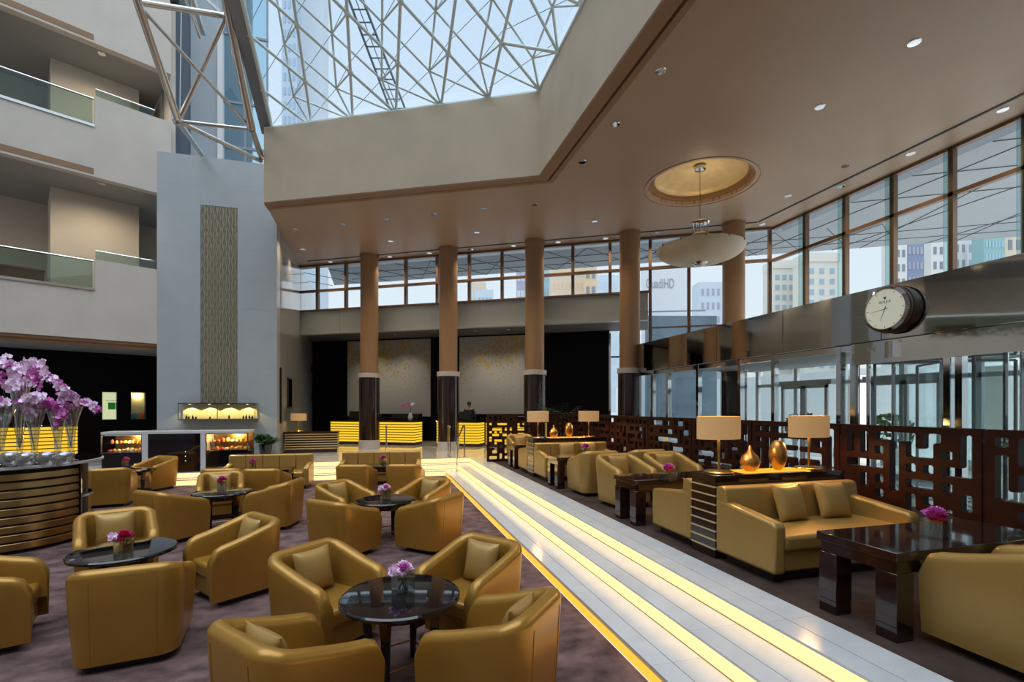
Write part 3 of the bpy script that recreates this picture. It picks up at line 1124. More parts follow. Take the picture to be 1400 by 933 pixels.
building(1239, 1275, 330, 84, 'b_slate', 'b_violet', 10, 6, 'slate blue glass office tower outside the window', wfrac=.7)
building(1273, 1292, 330, 78, 'b_white', 'b_dark', 10, 2, 'narrow white tower with dark windows past the blue glass', wfrac=.45)
building(1304, 1322, 326, 90, 'b_white', 'b_grey', 10, 2, 'white slab tower with two window columns', wfrac=.4)
building(1322, 1345, 326, 94, 'b_haze', 'b_violet', 10, 3, 'hazy blue and white striped tower', wfrac=.5)
building(1345, 1374, 322, 86, 'b_green', 'b_teal', 12, 6, 'sea green glass tower outside the window', wfrac=.7)
building(1374, 1399, 318, 90, 'b_tan', 'b_dark', 8, 2, 'tan tower with dark balcony slots', wfrac=.5)
building(642, 664, 388, 150, 'b_tan', 'b_haze', 6, 4, 'small peach tower with stepped top far behind the columns', wfrac=.6)
building(652, 674, 398, 140, 'b_haze', 'b_blue', 5, 4, 'hazy blue block at the foot of the peach tower', wfrac=.6)
building(706, 722, 368, 120, 'b_violet', 'b_haze', 8, 3, 'mauve striped tower beside the third column', wfrac=.8, hfrac=.4)
building(741, 753, 366, 120, 'b_teal', 'b_blue', 8, 2, 'slim teal glass tower')
building(753, 800, 362, 110, 'b_tan', 'b_orange', 10, 8, 'broad sandy tower with orange window grid', wfrac=.5)
building(799, 816, 362, 105, 'b_orange', 'b_dark', 8, 2, 'orange tower with dark window bands', wfrac=.6)
building(815, 846, 378, 130, 'b_pale', 'b_haze', 8, 4, 'pale blue tower hazy behind the fourth column', wfrac=.6)
building(955, 995, 388, 120, 'b_haze', 'b_violet', 8, 5, 'hazy rounded tower behind the fifth column', wfrac=.5)
building(385, 406, -260, 70, 'b_shaft', 'b_blue', 40, 3, 'blue grey tower shaft rising above the skylight', wfrac=.5)
building(405, 441, -220, 74, 'b_haze', None, 0, 0, 'pale hazy tower slab rising above the skylight')


def text_mesh(fo):
    # turn a text object into plain mesh
    bpy.context.view_layer.update()
    me = bpy.data.meshes.new_from_object(fo.evaluated_get(bpy.context.evaluated_depsgraph_get()))
    nm, par, mb_ = fo.name, fo.parent, (fo.location.copy(), fo.rotation_euler.copy(), fo.scale.copy())
    bpy.data.objects.remove(fo)
    o = link('lettering', me, par)
    o.location, o.rotation_euler, o.scale = mb_
    return o


for k, (x, y) in enumerate(((14.2, 11.6), (14.2, 8.0), (14.2, 4.6))):
    t = thing('canopy_pier', ORD3[k] + ' low pale square pier from the lobby, outside the glass entrance', 'pier', (x, y, .45), 0, 'pale piers outside the entrance')
    part('shaft', rbox_(-.3, -.3, .0, .3, .3, 2.5), 'pale_wall', t)
    part('foot', rbox_(-.36, -.36, 0, .36, .36, .25), 'concrete_out', t)
for k, (x, y) in enumerate(((13.3, 12.6), (13.2, 9.7), (13.4, 6.2))):
    t = thing('box_shrub', ORD3[k] + ' round green shrub from the lobby, in a pale tub outside the entrance', 'shrub', (x, y, .45), 0, 'shrubs outside the entrance')
    part('tub', MB().lathe([(.22, 0), (.30, .5), (.26, .5), (.25, .44)], 20), 'concrete_out', t)
    rnd = random.Random(k)
    m = MB()
    for q in range(260):
        a, c_ = rnd.uniform(0, 2 * PI), rnd.uniform(-.6, 1)
        r_ = .42 * math.sqrt(max(0, 1 - c_ * c_)) + .05
        p = Vector((r_ * math.cos(a), r_ * math.sin(a), .88 + .45 * c_))
        u, v = Vector((rnd.uniform(-1, 1), rnd.uniform(-1, 1), rnd.uniform(-1, 1))).normalized() * .09, Vector((rnd.uniform(-1, 1), rnd.uniform(-1, 1), rnd.uniform(-1, 1))).normalized() * .06
        m.add([p - u, p + v, p + u, p - v], [(0, 1, 2, 3)])
    part('foliage', m, 'leaf', t, smooth=0)['kind'] = 'stuff'

# sign wall and grey billboard seen through the rear glazing
sw = thing('sign_wall', 'white advertising hoarding with grey lettering outside the rear glazing', 'hoarding', (0, 0, 0), 0)
a, b = at(878, 556, 30), at(943, 556, 30)
dw = (b - a)
rt = math.atan2(dw.y, dw.x)
sw.location = (a.x, a.y, .4)
sw.rotation_euler = (0, 0, rt)
Lw = dw.length
part('board', MB().box((0, 0, 0), (Lw, .3, z_at(366, 30) - .4)), 'sign_white', sw)
fc = bpy.data.curves.new('lettering', 'FONT')
fc.body = 'GuadiHD'
fc.size = 1.0
fc.extrude = .01
fo = bpy.data.objects.new('lettering', fc)
COL.objects.link(fo)
fo.parent = sw
fo.rotation_euler = (PI / 2, 0, 0)
fo.location = (.22, -.02, z_at(394, 30) - .4)
fo.scale = (.46, .85, 1)
fc.materials.append(MATS['sign_grey'])
fo = text_mesh(fo)
bb = thing('screen_wall', 'blue grey blank wall with a thin top rail outside the rear glazing', 'wall', (0, 0, 0), 0)
a, b = at(884, 556, 26), at(980, 556, 26)
bb.location = (a.x, a.y, .4)
bb.rotation_euler = (0, 0, rt)
mat('b_wallgrey', (.15, .20, .24), .6, var=.2, scale=1)
part('board', MB().box((0, 0, 0), ((b - a).length, .3, z_at(432, 26) - .4)), 'b_wallgrey', bb)
part('rail', MB().tube([(0, .1, z_at(426, 26) - .4), ((b - a).length * .85, .1, z_at(424, 26) - .4)], .05, 6), 'grey_beam', bb)
# ------------------------------------------------------------------ lounge furniture prototypes
def smooth01(t):
    t = max(0.0, min(1.0, t))
    return t * t * (3 - 2 * t)


def tub_shell():
    W, D, R = .380, .37, .175
    path = []
    n_s = 9
    Ls = 2 * D - R
    for i in range(n_s):
        t = i / (n_s - 1)
        tt = t * t * .35 + t * .65
        path.append(((W, D - Ls * tt), (1, 0), tt * Ls))
    for i in range(1, 8):
        a = (PI / 2) * i / 7
        path.append(((W - R + R * math.cos(a), -D + R - R * math.sin(a)), (math.cos(a), -math.sin(a)), Ls + R * a))
    half = list(path)
    half.append(((.08, -D), (0, -1), Ls + R * PI / 2 + .1))
    full = half + [((-p[0], p[1]), (-n[0], n[1]), s) for p, n, s in reversed(half)]
    T, r = .115, .12
    vs, fs = [], []
    nprof = 0
    for p, n, s in full:
        u_ = max(0.0, min(1.0, (s - .08) / (Ls + R * 1.1 - .08)))
        h = .615 + .170 * (.55 * u_ + .45 * smooth01(u_))
        if s < r:
            h = h - r + math.sqrt(max(0, r * r - (r - s) ** 2))
        prof = []
        for z in (.065, .18, .34, .48, h - T / 2):
            z = min(z, h - T / 2)
            prof.append((0, z))
        for k in range(1, 7):
            a = PI * k / 7
            prof.append((-T / 2 + T / 2 * math.cos(a), h - T / 2 + T / 2 * math.sin(a)))
        prof += [(-T, h - T / 2), (-T, .40), (-T, .26)]
        nprof = len(prof)
        for o, z in prof:
            tp = -.05 * (1 - min(1, z / .74)) ** 1.3
            oo = o + tp
            vs.append((p[0] + n[0] * oo, p[1] + n[1] * oo, z))
    m = len(full)
    for i in range(m - 1):
        for k in range(nprof - 1):
            fs.append((i * nprof + k, (i + 1) * nprof + k, (i + 1) * nprof + k + 1, i * nprof + k + 1))
    fs.append(tuple(range(nprof)))
    fs.append(tuple(reversed(range((m - 1) * nprof, m * nprof))))
    return MB().add(vs, fs)


def rbox(x0, y0, z0, x1, y1, z1):
    return MB().box((x0, y0, z0), (x1, y1, z1))


def pillow_mb(S=.42, T=.075, n=10):
    vs, fs = [], []
    for side in (1, -1):
        for j in range(n + 1):
            for i in range(n + 1):
                u, v = 2 * i / n - 1, 2 * j / n - 1
                k = 1 - .05 * (1 - abs(u * v))
                t = T * ((1 - abs(u) ** 2.6) * (1 - abs(v) ** 2.6)) ** .55
                vs.append((u * S / 2 * (1 - .06 * (1 - v * v)), side * (t + .004), v * S / 2 * (1 - .06 * (1 - u * u))))
    N = (n + 1) ** 2
    for j in range(n):
        for i in range(n):
            a = j * (n + 1) + i
            fs.append((a, a + 1, a + n + 2, a + n + 1))
            fs.append((N + a + n + 1, N + a + n + 2, N + a + 1, N + a))
    rim = [i for i in range(n + 1)] + [j * (n + 1) + n for j in range(1, n + 1)] + [n * (n + 1) + i for i in range(n - 1, -1, -1)] + [j * (n + 1) for j in range(n - 1, 0, -1)]
    for a, b in zip(rim, rim[1:] + rim[:1]):
        fs.append((b, a, N + a, N + b))
    return MB().add(vs, fs)


PILLOW_MESH = pillow_mb(.37, .07).mesh('throw_pillow', 'leather_pillow', 60)
PILLOW_WIDE = pillow_mb(.40, .07).mesh('throw_pillow', 'leather_pillow', 60)
CHAIRS = {}


def tub_chair(label, loc, rot, group, leather='leather'):
    if leather not in CHAIRS:
        t = thing('tub_chair', label, 'armchair', loc, rot, group)
        part('shell', tub_shell(), leather, t, smooth=60)
        part('seat_cushion', rbox(-.258, -.25, .25, .258, .33, .40), leather, t, bevel=.035, seg=3)
        part('seat_front', rbox(-.262, -.2, .075, .262, .31, .265), leather, t, bevel=.015)
        part('plinth', rbox(-.25, -.26, 0, .25, .25, .12), 'plinth_black', t)
        for s in (-1, 1):
            part('seam', MB().tube([(s * .205, -.3705 + .05 * (1 - min(1, z / .74)) ** 1.3, z) for z in (.09, .25, .4, .55, .70)], .0028, 5), leather, t)
        CHAIRS[leather] = t
        return t
    return dup(CHAIRS[leather], loc, rot, label, group)


def local(loc, rot, v):
    c, s = math.cos(rot), math.sin(rot)
    return Vector((loc[0] + v[0] * c - v[1] * s, loc[1] + v[0] * s + v[1] * c, loc[2] + v[2]))


def pillow(label, loc, rot, v, tilt=.26, turn=0.0, me=None, cat='pillow', group='gold throw pillows'):
    o = bpy.data.objects.new('throw_pillow', me or PILLOW_MESH)
    COL.objects.link(o)
    o.location = local(loc, rot, v)
    o.rotation_euler = (Matrix.Rotation(rot + turn, 3, 'Z') @ Matrix.Rotation(tilt, 3, 'X')).to_euler()
    return tag(o, label, cat, group)


ROUND = []


def round_table(label, loc, rot=0.3):
    if ROUND:
        return dup(ROUND[0], loc, rot, label)
    t = thing('round_table', label, 'table', loc, rot, 'round black lounge tables')
    R = .44
    part('tabletop', MB().lathe([(R - .03, .555), (R, .568), (R, .588), (R - .012, .60), (R - .03, .602)], 56), 'black_gloss', t, smooth=30)
    part('apron', MB().lathe([(.25, .47), (.25, .556)], 40), 'dark_wood', t)
    for k in range(4):
        a = PI / 4 + k * PI / 2
        u = Vector((math.cos(a), math.sin(a), 0))
        lg = part('leg', MB().tube([u * .25 + Vector((0, 0, 0)), u * .265 + Vector((0, 0, .38))], [.022, .036], 4), 'black_matt', t, smooth=0)
        part('leg_cap', MB().tube([u * .265 + Vector((0, 0, .38)), u * .275 + Vector((0, 0, .556))], [.037, .05], 4), 'bronze', lg, smooth=0, label='bronze leg cap')
    for k in range(4):
        a, b = PI / 4 + k * PI / 2, PI / 4 + (k + 1) * PI / 2
        part('stretcher', MB().tube([(.255 * math.cos(a), .255 * math.sin(a), .14), (.255 * math.cos(b), .255 * math.sin(b), .14)], .008, 6), 'bronze', t)
    ROUND.append(t)
    return t


def petal_ring(mb, n, R, z, lift, c=(0, 0, 0), w=.5, cup=.3):
    for k in range(n):
        a = 2 * PI * k / n
        u, v = Vector((math.cos(a), math.sin(a), 0)), Vector((-math.sin(a), math.cos(a), 0))
        C = Vector(c)
        p = [C + Vector((0, 0, z)), C + u * R * .55 + v * R * w + Vector((0, 0, z + lift * .6)), C + u * R + Vector((0, 0, z + lift)), C + u * R * .55 - v * R * w + Vector((0, 0, z + lift * .6)), C + u * R * .6 + Vector((0, 0, z + lift * .6 - R * cup))]
        mb.add(p, [(0, 1, 4), (1, 2, 4), (2, 3, 4), (3, 0, 4)])


def rose_mb(R=.045):
    m = MB()
    petal_ring(m, 5, R * 1.15, 0, R * .35)
    petal_ring(m, 5, R * .85, R * .15, R * .55)
    petal_ring(m, 4, R * .55, R * .3, R * .6)
    return m


ROSE = rose_mb().mesh('blossom', 'petal_rose', 0)
ROSE_PINK = rose_mb().mesh('blossom', 'petal_pink', 0)
ROSE_PALE = rose_mb().mesh('blossom', 'petal_pale', 0)
CUBE = []


def flower_cube(label, loc, rot=0.4, mix=0):
    t = thing('flower_cube', label, 'flower vase', loc, rot, 'glass cubes of pink flowers on the tables')
    if not CUBE:
        a, w, h = .068, .006, .135
        g = MB()
        g.box((-a, -a, 0), (a, a, .012))
        for x0, y0, x1, y1 in ((-a, -a, a, -a + w), (-a, a - w, a, a), (-a, -a, -a + w, a), (a - w, -a, a, a)):
            g.box((x0, y0, .012), (x1, y1, h))
        CUBE.append(g.mesh('glass_cube', 'thin_glass', 0))
        CUBE.append(MB().box((-.055, -.055, .013), (.055, .055, .06)).mesh('water', 'clear_pane', 0))
        st = MB()
        for k in range(9):
            x, y = .045 * math.cos(k * 2.4), .045 * math.sin(k * 2.4)
            st.tube([(x * .8, y * .8, .014), (x * .2, y * .6, .06), (x * .7, y * .7, .12)], .004, 5)
        CUBE.append(st.mesh('stem', 'stem_green', 60))
    link('glass_cube', CUBE[0], t)
    link('water', CUBE[1], t)
    link('stems', CUBE[2], t)['kind'] = 'stuff'
    rnd = random.Random(len(label) * 7 + mix)
    for k in range(9):
        a = 2.4 * k
        r = .048 * math.sqrt(k / 8.0)
        o = link('blossom', rnd.choice([ROSE, ROSE, ROSE_PINK, ROSE_PALE] if mix == 0 else [ROSE, ROSE_PINK, ROSE_PINK, ROSE]), t)
        o.location = (r * .9 * math.cos(a), r * .9 * math.sin(a), (.10 if k % 3 == 1 else .135) + .055 * (1 - (r / .06) ** 2))
        o.rotation_euler = (math.sin(a) * -r * 9, math.cos(a) * r * 9, a)
    if mix == 0:
        for k in range(3):
            o = link('blossom', ROSE_PALE, t)
            o.location = (-.06 - .012 * k, .02 - .03 * k, .150 + .012 * k)
            o.rotation_euler = (.3, -.9, k)
    return t


def sofa(label, loc, rot, W, leather, group, panels=0, hb=.75):
    t = thing('sofa', label, 'sofa', loc, rot, group)
    w = W / 2
    part('base', rbox(-w + .02, -.34, .09, w - .02, .335, .28), leather, t, bevel=.02)
    part('plinth', rbox(-w + .07, -.30, 0, w - .07, .29, .10), 'plinth_black', t)
    for s in (-1, 1):
        m = MB()
        prof = [(-.36, .085), (.375, .085), (.385, .50), (.35, .535), (-.20, .60), (-.36, .62)]
        x0, x1 = (s * w - s * .125, s * w) if s > 0 else (s * w, s * w - s * .125)
        vs = [(x0, y, z) for y, z in prof] + [(x1, y, z) for y, z in prof]
        n = len(prof)
        m.add(vs, [tuple(range(n - 1, -1, -1)), tuple(range(n, 2 * n))] + [(i, (i + 1) % n, n + (i + 1) % n, n + i) for i in range(n)])
        part('armrest', m, leather, t, bevel=.028, seg=3)
    if panels:
        part('back_frame', rbox(-w + .006, -.38, .09, w - .006, -.28, hb), leather, t, bevel=.02)
        pw = (W - .03) / panels
        for k in range(panels):
            x = -w + .015 + pw * k
            part('back_panel', rbox(x + .004, -.30, .36, x + pw - .004, -.20, hb - .005), leather, t, bevel=.022, seg=3)
    else:
        m = MB()
        vs = []
        prof = [(-.385, .085), (-.24, .085), (-.20, .40), (-.25, hb - .02), (-.29, hb), (-.36, hb), (-.385, hb - .03)]
        vs = [(-w + .006, y, z) for y, z in prof] + [(w - .006, y, z) for y, z in prof]
        n = len(prof)
        m.add(vs, [tuple(range(n - 1, -1, -1)), tuple(range(n, 2 * n))] + [(i, (i + 1) % n, n + (i + 1) % n, n + i) for i in range(n)])
        part('backrest', m, leather, t, bevel=.02, seg=3)
    part('seat_cushion', rbox(-w + .127, -.24, .275, w - .127, .37, .415), leather, t, bevel=.035, seg=3)
    return t


def low_table(label, loc, rot, L, Wd, group='dark wood lounge tables'):
    """rectangular table with arched end frames; L along local x, Wd along local y"""
    t = thing('lounge_table', label, 'table', loc, rot, group)
    part('tabletop', rbox(-L / 2, -Wd / 2, .535, L / 2, Wd / 2, .595), 'table_wood', t, bevel=.004, seg=1)
    part('apron', rbox(-L / 2 + .025, -Wd / 2 + .02, .45, L / 2 - .025, Wd / 2 - .02, .535), 'table_wood', t)
    for sx in (-1, 1):
        for sy in (-1, 1):
            x0, x1 = sorted((sx * (L / 2 - .015), sx * (L / 2 - .165)))
            y0, y1 = sorted((sy * (Wd / 2 - .01), sy * (Wd / 2 - .155)))
            lg = part('leg', rbox(x0, y0, .10, x1, y1, .45), 'table_wood', t, bevel=.003, seg=1)
            part('foot', rbox(x0 + .003, y0 + .003, 0, x1 - .003, y1 - .003, .097), 'table_wood', lg)
    return t


# ------------------------------------------------------------------ groups around the round tables
G1 = 'tub chairs around the round tables'
TABLES = [
    # name, centre, chairs [(dx, dy, facing dx, dy, words, pillow)]
    ('front round black table close to the marble steps', (.17, 3.70), [
        (-.58, .68, .46, -.46, 'gold tub chair facing the viewer across the front table, back to the bar', 'gold pillow in the chair facing the viewer at the front table, bar side'),
        (.63, .52, -.46, -.36, 'gold tub chair facing the viewer at the front table, beside the marble steps', 'gold pillow in the chair facing the viewer at the front table, steps side'),
        (-.64, -.62, .51, .42, 'gold tub chair seen from behind at the front table, on its bar side', 'gold pillow tip in the front chair seen from behind, bar side'),
        (.57, -.64, -.50, .45, 'gold tub chair seen from behind at the front table, on its steps side', 'gold pillow tip in the front chair seen from behind, steps side')]),
    ('round black table next to the slatted round bar', (-2.39, 5.59), [
        (-.46, .92, .40, -.85, 'gold tub chair with square pillow facing the viewer beside the slatted bar', 'gold square pillow in the chair beside the slatted bar'),
        (.92, .22, -.78, -.60, 'gold tub chair seen side on between the bar table and the front table', 'gold pillow in the side on chair between bar table and front table'),
        (.49, -.95, -.17, .98, 'gold tub chair turned fully away, its plain back to the viewer, before the bar table', False),
        (-.80, -.52, .93, .32, 'gold tub chair cut by the frame edge, arm towards the bar table', False)]),
    ('round black table before the pastry counter', (-2.46, 8.97), [
        (-.28, .94, .25, -.97, 'gold tub chair with pillow facing the viewer in front of the pastry counter', 'gold pillow in the chair in front of the pastry counter'),
        (.84, -.12, -.95, .25, 'gold tub chair seen from outside at the pastry counter table, towards the aisle', False),
        (-.52, -.62, .62, .78, 'gold tub chair turned away between the round bar and the pastry counter table', False)]),
    ('second round black table along the steps, behind the front table', (.13, 7.54), [
        (-.62, .66, .50, -.50, 'gold tub chair facing the viewer at the second table, back to the tower', 'gold pillow in the tower side chair at the second table from the front'),
        (.62, .62, -.50, -.48, 'gold tub chair facing the viewer at the second table, back to the steps', 'gold pillow in the steps side chair at the second table from the front'),
        (-.58, -.62, .50, .52, 'gold tub chair seen from behind at the second table, away from the steps', False),
        (.62, -.64, -.52, .50, 'gold tub chair seen from behind at the second table, close to the steps', False)]),
    ('small round black table half hidden between bar and pastry counter', (-5.25, 12.65), [
        (.10, .90, -.5, -.86, 'gold tub chair facing the viewer under the pastry counter and its light strips', False),
        (.06, -1.02, -.2, .97, 'gold tub chair turned away just behind the round bar', False)]),
]
for lab, (tx, ty), chs in TABLES:
    round_table(lab, (tx, ty, 0), .35)
    for dx, dy, fx, fy, cl, pl in chs:
        loc = (tx + dx, ty + dy, 0)
        r = face(fx, fy)
        tub_chair(cl, loc, r, G1)
        if pl:
            pillow(pl, loc, r, (.01, -.15, .585), .22)

# chairs and sofas with their backs towards the stairs
tub_chair('gold tub chair turned away, between the pillow chair and the sofa at the pastry counter', (-2.95, 11.0, 0), face(.1, 1), G1)
tub_chair('gold tub chair turned away before the pastry counter sofa, towards the middle aisle', (-2.15, 10.75, 0), face(.2, 1), G1)
tub_chair('gold tub chair turned away before the mid stairs sofa, on the tower side', (-.42, 10.95, 0), face(.25, 1), G1)
tub_chair('gold tub chair turned away before the mid stairs sofa, on the terrace side', (.60, 10.75, 0), face(.25, 1), G1)
S6 = on_z(365, 619, .80)
sofa('gold channelled sofa with five back panels in front of the stairs by the pastry counter', (-2.55, 13.0, 0), PI - .05, 1.95, 'leather_light', 'channelled sofas by the stairs', 5, .80)
sofa('gold channelled mid stairs sofa with five back panels below the glowing reception counter', (.10, 13.05, 0), PI - .10, 2.05, 'leather_light', 'channelled sofas by the stairs', 5, .80)
low_table('dark table between two turned chairs and the sofa by the pastry counter', (-2.45, 12.05, 0), PI / 2 - .05, .62, 1.15)
low_table('dark table between two turned chairs and the sofa in the middle of the stairs', (.10, 12.05, 0), PI / 2 - .1, .62, 1.15)

for lab, px, py, z, mx in (('square glass of pink orchids and red petals on the front round table', 551, 808, .602, 0), ('square glass of pink flowers on the table next to the slatted bar', 169, 757, .602, 0),
                           ('square glass of red petals on the second round table along the steps', 527, 682, .602, 0), ('square glass of pink flowers on the table before the pastry counter', 303, 669, .602, 1),
                           ('square glass of pink flowers on the small table behind the bar', 172, 638, .602, 1)):
    p = on_z(px, py, z)
    flower_cube(lab, (p.x, p.y, z), .3, mx)
flower_cube('square glass of pink flowers on the dark table at the pastry counter sofa', (-2.72, 12.15, .595), .3, 1)
flower_cube('square glass of pink flowers on the dark table at the mid stairs sofa', (.14, 12.2, .595), .3, 1)

# ------------------------------------------------------------------ terrace seating along the steps
G2 = 'tub chairs on the terrace'
LL = 'leather_light'
XS = 4.15
sofa('gold two seat sofa with two pillows in front of the lamp console', (XS, 3.78, ZU), PI, 1.70, LL, 'terrace sofas')
sofa('gold sofa seen by its sloping arm, behind the striped console end', (XS, 4.96, ZU), 0, 1.70, LL, 'terrace sofas')
sofa('gold channelled sofa with pillows at the far lamp console', (XS, 9.70, ZU), PI, 1.70, LL, 'terrace sofas', 5)
sofa('gold sofa end showing past the far lamp console', (XS, 10.90, ZU), 0, 1.70, LL, 'terrace sofas')
for x, lab in ((3.98, 'gold square pillow on the front terrace sofa, nearer the striped console end'), (4.52, 'gold square pillow on the front terrace sofa, nearer the fretwork screen')):
    pillow(lab, (x, 3.78, ZU), PI, (0, -.13, .585), .30, .06 if x < 4 else -.08)
for x, lab in ((3.98, 'gold pillow on the far terrace sofa, towards the steps'), (4.50, 'gold pillow on the far terrace sofa, towards the fretwork')):
    pillow(lab, (x, 9.70, ZU), PI, (0, -.10, .585), .25)
low_table('dark glossy table with red brown reflections before the front terrace sofa', (4.03, 2.65, ZU), 0, 1.56, .60)
low_table('dark table between the sofa with the sloping arm and two facing tub chairs', (3.98, 5.86, ZU), 0, 1.56, .58)
low_table('dark table before the far channelled sofa', (3.98, 8.74, ZU), 0, 1.50, .56)
low_table('dark table beyond the far lamp console', (3.95, 11.75, ZU), 0, 1.40, .56)
tub_chair('gold tub chair showing its smooth side beside the front terrace table', (3.80, 1.98, ZU), face(0, 1), G2, LL)
tub_chair('gold tub chair of which only the top edge shows past the front terrace chair', (4.75, 2.02, ZU), face(-.1, 1), G2, LL)
tub_chair('gold tub chair with pillow facing the viewer behind the terrace table, beside the steps', (3.76, 6.86, ZU), face(.12, -1), G2, LL)
tub_chair('gold tub chair with pillow facing the viewer behind the terrace table, beside the fretwork', (4.68, 6.98, ZU), face(0, -1), G2, LL)
tub_chair('gold tub chair turned away with boxy back before the far terrace sofa', (3.72, 7.92, ZU), face(0, 1), G2, LL)
tub_chair('gold tub chair half hidden behind the two facing terrace chairs', (4.70, 7.98, ZU), face(0, 1), G2, LL)
tub_chair('gold tub chair facing the viewer in front of the glowing fretwork', (3.78, 12.55, ZU), face(0, -1), G2, LL)
pillow('gold pillow on the terrace chair beside the steps', (3.76, 6.86, ZU), face(.12, -1), (0, -.15, .585), .22)
pillow('gold pillow on the terrace chair beside the fretwork', (4.68, 6.98, ZU), face(0, -1), (0, -.15, .585), .22)
pillow('gold pillow on the chair in front of the glowing fretwork', (3.78, 12.55, ZU), face(0, -1), (0, -.15, .585), .22)
p = on_z(1279, 735, ZU + .595)
flower_cube('square glass of crimson roses on the front terrace table', (p.x, p.y, ZU + .595), .2, 1)
p = on_z(914, 657, ZU + .595)
flower_cube('square glass of red roses on the table by the sloping sofa arm', (p.x, p.y, ZU + .595), .2, 1)
flower_cube('square glass of pink flowers on the table before the far channelled sofa', (3.98, 8.85, ZU + .595), .2, 1)


def console(label, y0):
    t = thing('console', label, 'console', (3.30, y0, ZU), 0, 'striped lamp consoles')
    L, D, Hh = 1.70, .40, .845
    part('body', rbox(.01, .01, 0, L - .01, D - .01, Hh - .03), 'dark_wood', t)
    part('top', rbox(0, 0, Hh - .03, L, D, Hh), 'dark_wood', t, bevel=.003, seg=1)
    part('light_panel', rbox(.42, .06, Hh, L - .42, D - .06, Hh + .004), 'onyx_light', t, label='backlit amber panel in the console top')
    for k in range(8):
        z = .09 + k * .09
        part('gold_strip', rbox(0.0, 0.0, z, L, D, z + .014), 'gold_slat', t)
    return t


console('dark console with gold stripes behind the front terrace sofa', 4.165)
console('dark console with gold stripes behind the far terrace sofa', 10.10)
LAMPS = []


def table_lamp(label, loc, energy=20):
    if LAMPS:
        t = dup(LAMPS[0], loc, 0, label)
    else:
        t = thing('table_lamp', label, 'lamp', loc, 0, 'table lamps with drum shades')
        part('base', MB().lathe([(.15, 0), (.155, .012), (.14, .024), (.03, .03)], 32), 'gold', t)
        part('stem', MB().lathe([(.012, .028), (.012, .24), (.018, .33), (.010, .36), (.010, .46)], 12), 'gold', t, smooth=60)
        part('switch', MB().tube([(0, 0, .37), (.03, -.03, .37)], .006, 6), 'gold', t)
        sh = MB()
        prof = [(1.0, .36), (1.0, .60), (.985, .60), (.985, .36)]
        vs, fs = [], []
        n = 40
        for r, z in prof:
            for k in range(n):
                w = 2 * PI * k / n
                vs.append((.25 * r * math.cos(w), .15 * r * math.sin(w), z))
        for i in range(4):
            j = (i + 1) % 4
            for k in range(n):
                fs.append((i * n + k, i * n + (k + 1) % n, j * n + (k + 1) % n, j * n + k))
        part('lamp_shade', sh.add(vs, fs), 'lamp_shade', t, smooth=50)
        part('bulb', MB().lathe([(.012, .42), (.03, .46), (.032, .49), (.015, .52)], 14), 'lamp_lens', t, smooth=60)
        LAMPS.append(t)
    ld = bpy.data.lights.new('lamp_glow', 'POINT')
    ld.energy = energy
    ld.color = (1.0, .56, .20)
    ld.shadow_soft_size = .05
    lo = bpy.data.objects.new('lamp_glow', ld)
    COL.objects.link(lo)
    lo.location = (loc[0], loc[1], loc[2] + .40)
    return t


def vase_pair(x, y, z, la, lb):
    v = thing('gold_vase', la, 'vase', (x, y, z), 0, 'gold vases on the consoles')
    part('body', MB().lathe([(.045, 0), (.085, .04), (.103, .10), (.085, .16), (.04, .205), (.018, .24), (.012, .28), (.009, .28), (.012, .24)], 32), 'cast_gold', v, smooth=80)
    v = thing('gold_egg', lb, 'vase', (x + .37, y, z), 0, 'gold vases on the consoles')
    part('body', MB().lathe([(.03, 0)] + [(.092 * math.sin(PI * (k + 1) / 16) ** .85, .17 - .165 * math.cos(PI * (k + 1) / 16)) for k in range(1, 15)] + [(.01, .335)], 32), 'cast_gold', v, smooth=80)


zc = ZU + .845
table_lamp('lit table lamp on the front console, above its striped end', (3.50, 4.36, zc))
table_lamp('lit table lamp on the front console, towards the fretwork', (4.70, 4.36, zc))
vase_pair(3.90, 4.36, zc, 'gold drop shaped vase on the front console', 'gold egg shaped vase on the front console')
table_lamp('lit table lamp on the far console, towards the steps', (3.48, 10.30, zc))
table_lamp('lit table lamp on the far console, towards the fretwork', (4.72, 10.30, zc))
vase_pair(3.86, 10.30, zc, 'gold drop shaped vase on the far console', 'gold egg shaped vase on the far console')


